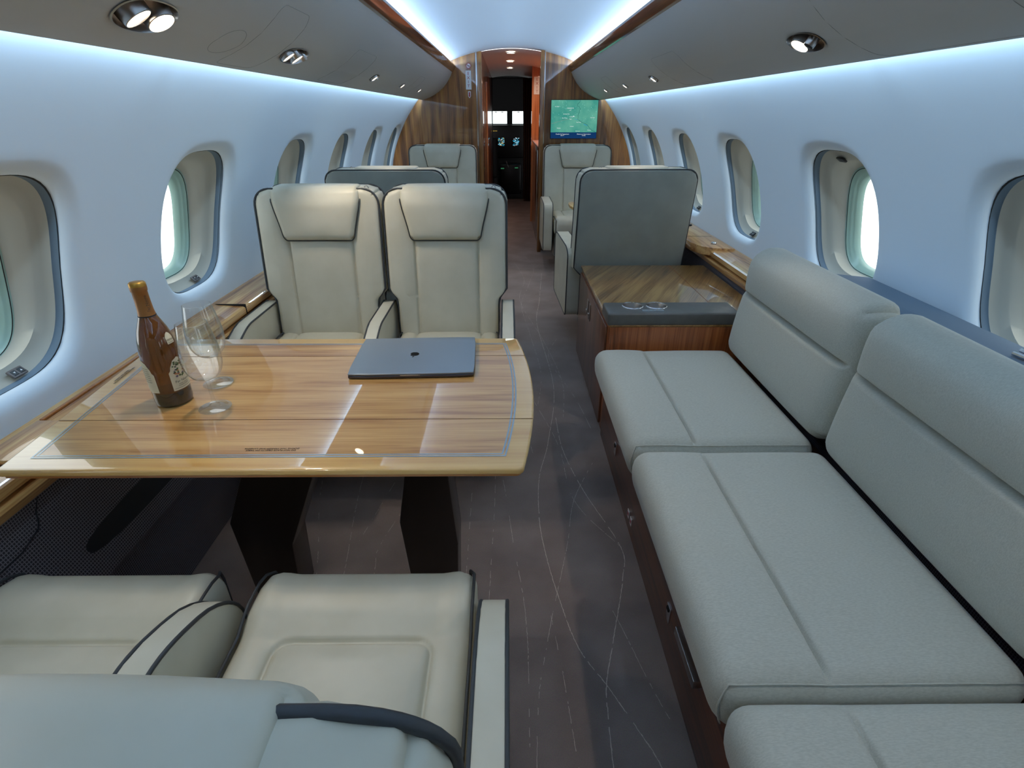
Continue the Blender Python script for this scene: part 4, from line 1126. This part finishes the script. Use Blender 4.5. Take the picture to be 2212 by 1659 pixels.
def glass(label, loc):
    r = thing('wine_glass', label, 'glass', loc, 0, 'empty wine glasses beside the bottle')
    foot = [(.0, .0), (.034, .0), (.0352, .0006), (.0352, .0014), (.034, .0020), (.026, .0030), (.018, .0045), (.010, .0072), (.0065, .011), (.0048, .016), (.0040, .024), (.0037, .036), (.0036, .050), (.0038, .062), (.0048, .071)]
    bowl = [(.0075, .0735), (.0130, .0748), (.0190, .0772), (.0250, .0812), (.0305, .0868), (.0350, .0940), (.0388, .1040), (.0410, .1160), (.0419, .1290), (.0415, .1430), (.0400, .1570), (.0378, .1710), (.0353, .1850), (.0330, .1980), (.0313, .2090)]
    fine = []
    for p0, p1, p2, p3 in zip([bowl[0]] + bowl[:-2], bowl[:-1], bowl[1:], bowl[2:] + [bowl[-1]]):
        for q in (0, .5): fine.append(tuple(.5 * (2 * b + (c - a) * q + (2 * a - 5 * b + 4 * c - d) * q * q + (3 * b - a - 3 * c + d) * q ** 3) for a, b, c, d in zip(p0, p1, p2, p3)))
    fine.append(bowl[-1])
    inn = []
    for i_ in range(len(fine) - 1, -1, -1):
        a = fine[max(0, i_ - 1)]; b = fine[min(len(fine) - 1, i_ + 1)]; tx, tz = b[0] - a[0], b[1] - a[1]; L = math.hypot(tx, tz) or 1
        inn.append((max(0, fine[i_][0] - tz / L * .0009), fine[i_][1] + tx / L * .0009 * (1.6 if i_ < 3 else 1)))
    inn = [p for p in inn if p[0] > .004] + [(0, inn[-1][1] + .0002)]
    mb = MB(); mb.lathe(foot + fine + inn, 64); mb.build('glass_bowl_and_stem', M_glass, r, smooth=60)
    return r
g1 = glass('empty stemmed wine glass nearer the camera, right of the bottle', (-.729, 1.076, ZT + .001))
dup(g1, (-.783, 1.202, ZT + .001), 0, 'empty stemmed wine glass farther back, behind the other glass', 'empty wine glasses beside the bottle')

# ---------------------------------------------------------------- sofa
def sofa():
    r = thing('sofa', 'long three-seat sofa in light grey woven fabric along the right wall', 'sofa', (.62, .9, 0))
    ox, oy = .62, .9
    ends = [(1.284, 2.012), (.552, 1.280), (-.18, .548)]
    for i, (ya, yb) in enumerate(ends):
        hy = (yb - ya) / 2; yc = (ya + yb) / 2; hx = .28; hz = .072
        def sdef(x, y, z, yc=yc, hy=hy):
            X = x; gx = .505 - .59
            g = 0; puff = 0
            if z > 0:
                ed = 1 - abs(y / hy) ** 8
                cut = 1 - sstep(hy - .06, hy - .015, abs(y + .01))
                g = .019 * G(X - gx, .0055) * cut
                if X < gx: puff = .016 * (1 - ((X - (gx - .10)) / .13) ** 2)
                else: puff = .008 * (1 - ((X - .10) / .22) ** 2)
                puff = max(0, puff) * ed
            # front face slopes back under
            if z < 0: X2 = X + (.02 * (-z / hz)) * (1 if X < -.15 else 0)
            else: X2 = X - .0
            return (X2 + .59 - ox, y * (1 - .0) + yc - oy, z + puff - g + .374)
        c = shape('seat_cushion', (hx, hy - .002, hz), .045, sdef, M_fabric, r, 10, 12, 3, ex=(.505 - .59,), w=.006)
        # welt at the joint
        pth = []
        for t in [(-hx + .0, -hz + .02)] + [(-hx, -hz + .04 + .012 * k) for k in range(5)] + [(-hx + .01, hz)] + [(-hx + .04 + k * .05, hz) for k in range(11)]:
            q = sdef(*rnd((t[0], -hy + .006, t[1]), hx, hy, hz, .04)); pth.append((q[0], q[1], q[2]))
        m = MB(); m.tube(pth, .0018, n=6); m.build('welt', M_fabric, c, smooth=180)
        # back cushion
        bh = .215; bt = .06; LEAN = math.tan(R_(5.2))
        def bdef(x, y, z, yc=yc, hy=hy):
            y2, z2 = rnd2(y, z, hy - .002, bh, .045)
            Z = z2 + .655; gz = .695
            g = 0; pf = 0
            if x < 0:
                cut = 1 - sstep(hy - .06, hy - .01, abs(y))
                g = .030 * G(Z - gz, .007) * cut
                ed = 1 - abs(y / hy) ** 6
                if Z > gz: pf = .022 * max(0, 1 - ((Z - .80) / .10) ** 2) * ed
                else: pf = .016 * max(0, 1 - ((Z - .57) / .15) ** 2) * ed
            top = sstep(.80, .90, Z)
            return (x - pf + g + .845 + bt + LEAN * (Z - .45) - ox + top * .012, y2 + yc - oy, Z)
        b = shape('back_cushion', (bt, hy - .002, bh), .055, bdef, M_fabric, r, 3, 12, 12, ez=(.695 - .655,), w=.006)
    m = MB(); m.box(.375 - ox, 1.0 - ox, -.18 - oy, 2.05 - oy, 0, .30, .004); bs = m.build('plinth', M_sofaw, r, smooth=30)
    for y in (.96, 1.726):
        q = MB(); q.box(.3715 - ox, .376 - ox, y - .014 - oy, y + .014 - oy, .115, .165, .001); l = q.build('drawer_latch', M_chrome, r, smooth=30)
        q = MB(); q.box(.368 - ox, .372 - ox, y - .008 - oy, y + .008 - oy, .150, .160, .001); q.build('latch_lever', M_dark, l, smooth=0)
    for y in (1.44, 1.40):
        q = MB(); q.box(.3735 - ox, .3755 - ox, y - .010 - oy, y + .010 - oy, .045, .075); l = q.build('warning_sticker', M_whiteplastic, r, smooth=0)
        q = MB(); q.box(.3728 - ox, .3736 - ox, y - .006 - oy, y + .006 - oy, .053, .067); q.build('sticker_mark', M_red, l, smooth=0)
    q = MB(); q.box(.352 - ox, .375 - ox, .72 - oy, .86 - oy, .19, .215, .002); q.build('bracket', M_nickel, r, smooth=30)
    # upholstered shelf between the back cushions and the wall
    m = MB(); m.prism([(1.02 - ox, .40), (1.02 - ox, .815), (1.06 - ox, .828), (1.186 - ox, .815), (1.192 - ox, .80), (1.205 - ox, .66), (1.20 - ox, .645), (1.09 - ox, .645), (1.06 - ox, .40)], 'y', -.18 - oy, 1.755 - oy, .004); m.build('rear_shelf', M_greyledge, r, smooth=40)
    m = MB()
    for k, dz in ((0, 0), (1, .014)):
        m.tube([(1.088 - ox + .014 * k, 1.075 - oy - .0, .832 + dz * .5), (1.09 - ox + .014 * k, .95 - oy, .838 + dz * .5), (1.09 - ox + .014 * k, .75 - oy, .834 + dz * .5)], .006, n=10)
    m.build('belt_buckle_bar', M_chrome, r)
sofa()

# ---------------------------------------------------------------- side cabinet
def cabinet():
    r = thing('side_cabinet', 'glossy wooden cabinet between the sofa and the front club seat, with cup holder armrest pad', 'cabinet', (.75, 2.55, 0))
    ox, oy = .75, 2.55
    zt = .535
    m = MB(); m.box(.382 - ox, 1.075 - ox, 2.075 - oy, 3.00 - oy, 0, zt - .02, .004); m.build('cabinet_body', [M_cabside], r, smooth=30)
    m = MB(); m.box(.372 - ox, .383 - ox, 2.12 - oy, 2.985 - oy, .02, zt - .035, .003); m.build('door', M_cabface, r, smooth=30)
    m = MB(); m.prism([(.376 - ox, 2.072 - oy), (.376 - ox, 3.012 - oy), (1.085 - ox, 3.012 - oy), (1.085 - ox, 2.072 - oy)], 'z', zt - .022, zt, .007, 3); m.build('top', M_cabtop, r, smooth=40)
    d = [o for o in bpy.data.objects if o.parent == r and o.name.startswith('door')][0]
    for y in (2.63, 2.56):
        q = MB(); q.box(.3685 - ox, .3725 - ox, y - .018 - oy, y + .018 - oy, .365, .455, .002); h = q.build('latch_plate', M_nickel, d, smooth=30)
        q = MB(); q.box(.362 - ox, .369 - ox, y - .008 - oy, y + .012 - oy, .375, .405, .002); q.build('latch', M_chrome, h, smooth=30)
    # armrest pad with cup holder wells
    hx, hy, hz = .275, .076, .0275; cx, cy, cz = .645, 2.146, .5475
    m = MB(); m.box(cx - hx - ox, cx + hx - ox, cy - hy - oy, cy + hy - oy, cz - hz, cz + hz, .009, 3); p = m.build('armrest_pad', M_leatherpad, r, smooth=60)
    cups = [(.490, 2.170), (.593, 2.170)]
    cm = MB()
    for (a, b) in cups: cm.lathe([(0, -.05), (.0405, -.05), (.0405, .02), (0, .02)], 40, (a - ox, b - oy, cz + hz))
    co = cm.build('cut', M_dark, r, smooth=0)
    for tgt in [o for o in bpy.data.objects if o.parent == r and o.name.split('.')[0] in ('armrest_pad', 'top', 'cabinet_body')]:
        md = tgt.modifiers.new('b', 'BOOLEAN'); md.operation = 'DIFFERENCE'; md.object = co; md.solver = 'EXACT'
    bpy.context.view_layer.update(); dg = bpy.context.evaluated_depsgraph_get()
    for tgt in [o for o in bpy.data.objects if o.parent == r and len(o.modifiers)]:
        me = bpy.data.meshes.new_from_object(tgt.evaluated_get(dg)); tgt.modifiers.clear(); tgt.data = me; me.set_sharp_from_angle(angle=R_(30))
    bpy.data.objects.remove(co)
    for (a, b) in cups:
        q = MB(); q.lathe([(0, -.046), (.036, -.046), (.0385, -.043), (.0392, -.002), (.041, .0025), (.0412, .0025)], 48, (a - ox, b - oy, cz + hz)); ch = q.build('cup_holder', M_nickel, p, smooth=40)
        q = MB(); q.lathe([(.0400, -.001), (.0408, .0030), (.0435, .0038), (.0458, .0025), (.0462, .0)], 48, (a - ox, b - oy, cz + hz)); q.build('rim', M_chrome, ch, smooth=60)
    q = MB(); q.box(.518 - ox, .608 - ox, 2.098 - oy, 2.118 - oy, cz + hz - .001, cz + hz + .002, .0006); cpn = q.build('control_plate', M_steel, p, smooth=0)
    for k in range(5):
        q = MB(); q.lathe([(0, .0012), (.0042, .0012), (.0046, 0)], 16, (.528 + k * .0175 - ox, 2.108 - oy, cz + hz + .0018)); q.build('control_button', M_nickel, cpn)
    # slots on the wood top behind the pad
    for x0, x1 in ((.462, .51), (.53, .592), (.61, .70)):
        q = MB(); q.box(x0 - ox, x1 - ox, 2.250 - oy, 2.255 - oy, zt, zt + .001); q.build('vent_slot', M_dark, r, smooth=0)
    # wing towards the wall, joining the ledge
    m = MB(); m.box(.88 - ox, .882 - ox, 2.30 - oy, 3.005 - oy, zt, zt + .0006); m.build('top_joint', plain('joint_orange', (150, 78, 34), .4), r, smooth=0)
    m = MB(); m.add([(.97 - ox, 2.41 - oy, zt + .0007), (1.03 - ox, 2.41 - oy, zt + .0007), (1.03 - ox, 2.413 - oy, zt + .0007), (.97 - ox, 2.413 - oy, zt + .0007)], [(0, 1, 2, 3)]); m.build('hatch_line', M_dark, r, smooth=0)
cabinet()

# ---------------------------------------------------------------- world, camera
w = bpy.data.worlds.new('world'); bpy.context.scene.world = w; w.use_nodes = True
bg = w.node_tree.nodes['Background']; bg.inputs[0].default_value = (.93, .97, 1, 1); bg.inputs[1].default_value = 2.2
cam = bpy.data.cameras.new('camera'); co = bpy.data.objects.new('camera', cam); C.objects.link(co)
cam.sensor_width = 36; cam.lens = 36 * 1140 / 2212; cam.clip_start = .01
co.location = (-.047, 0, 1.31); co.rotation_euler = (R_(90 - 27.1), 0, -.0086)
sc = bpy.context.scene; sc.camera = co
sc.view_settings.view_transform = 'Standard'; sc.view_settings.look = 'None'; sc.view_settings.gamma = 1
sc.view_settings.exposure = 0.14
sc.cycles.max_bounces = 12; sc.cycles.diffuse_bounces = 6; sc.cycles.glossy_bounces = 5; sc.cycles.transmission_bounces = 12; sc.cycles.transparent_max_bounces = 12
sc.cycles.caustics_reflective = False; sc.cycles.caustics_refractive = False; sc.cycles.sample_clamp_indirect = 4
sc.cycles.use_denoising = True
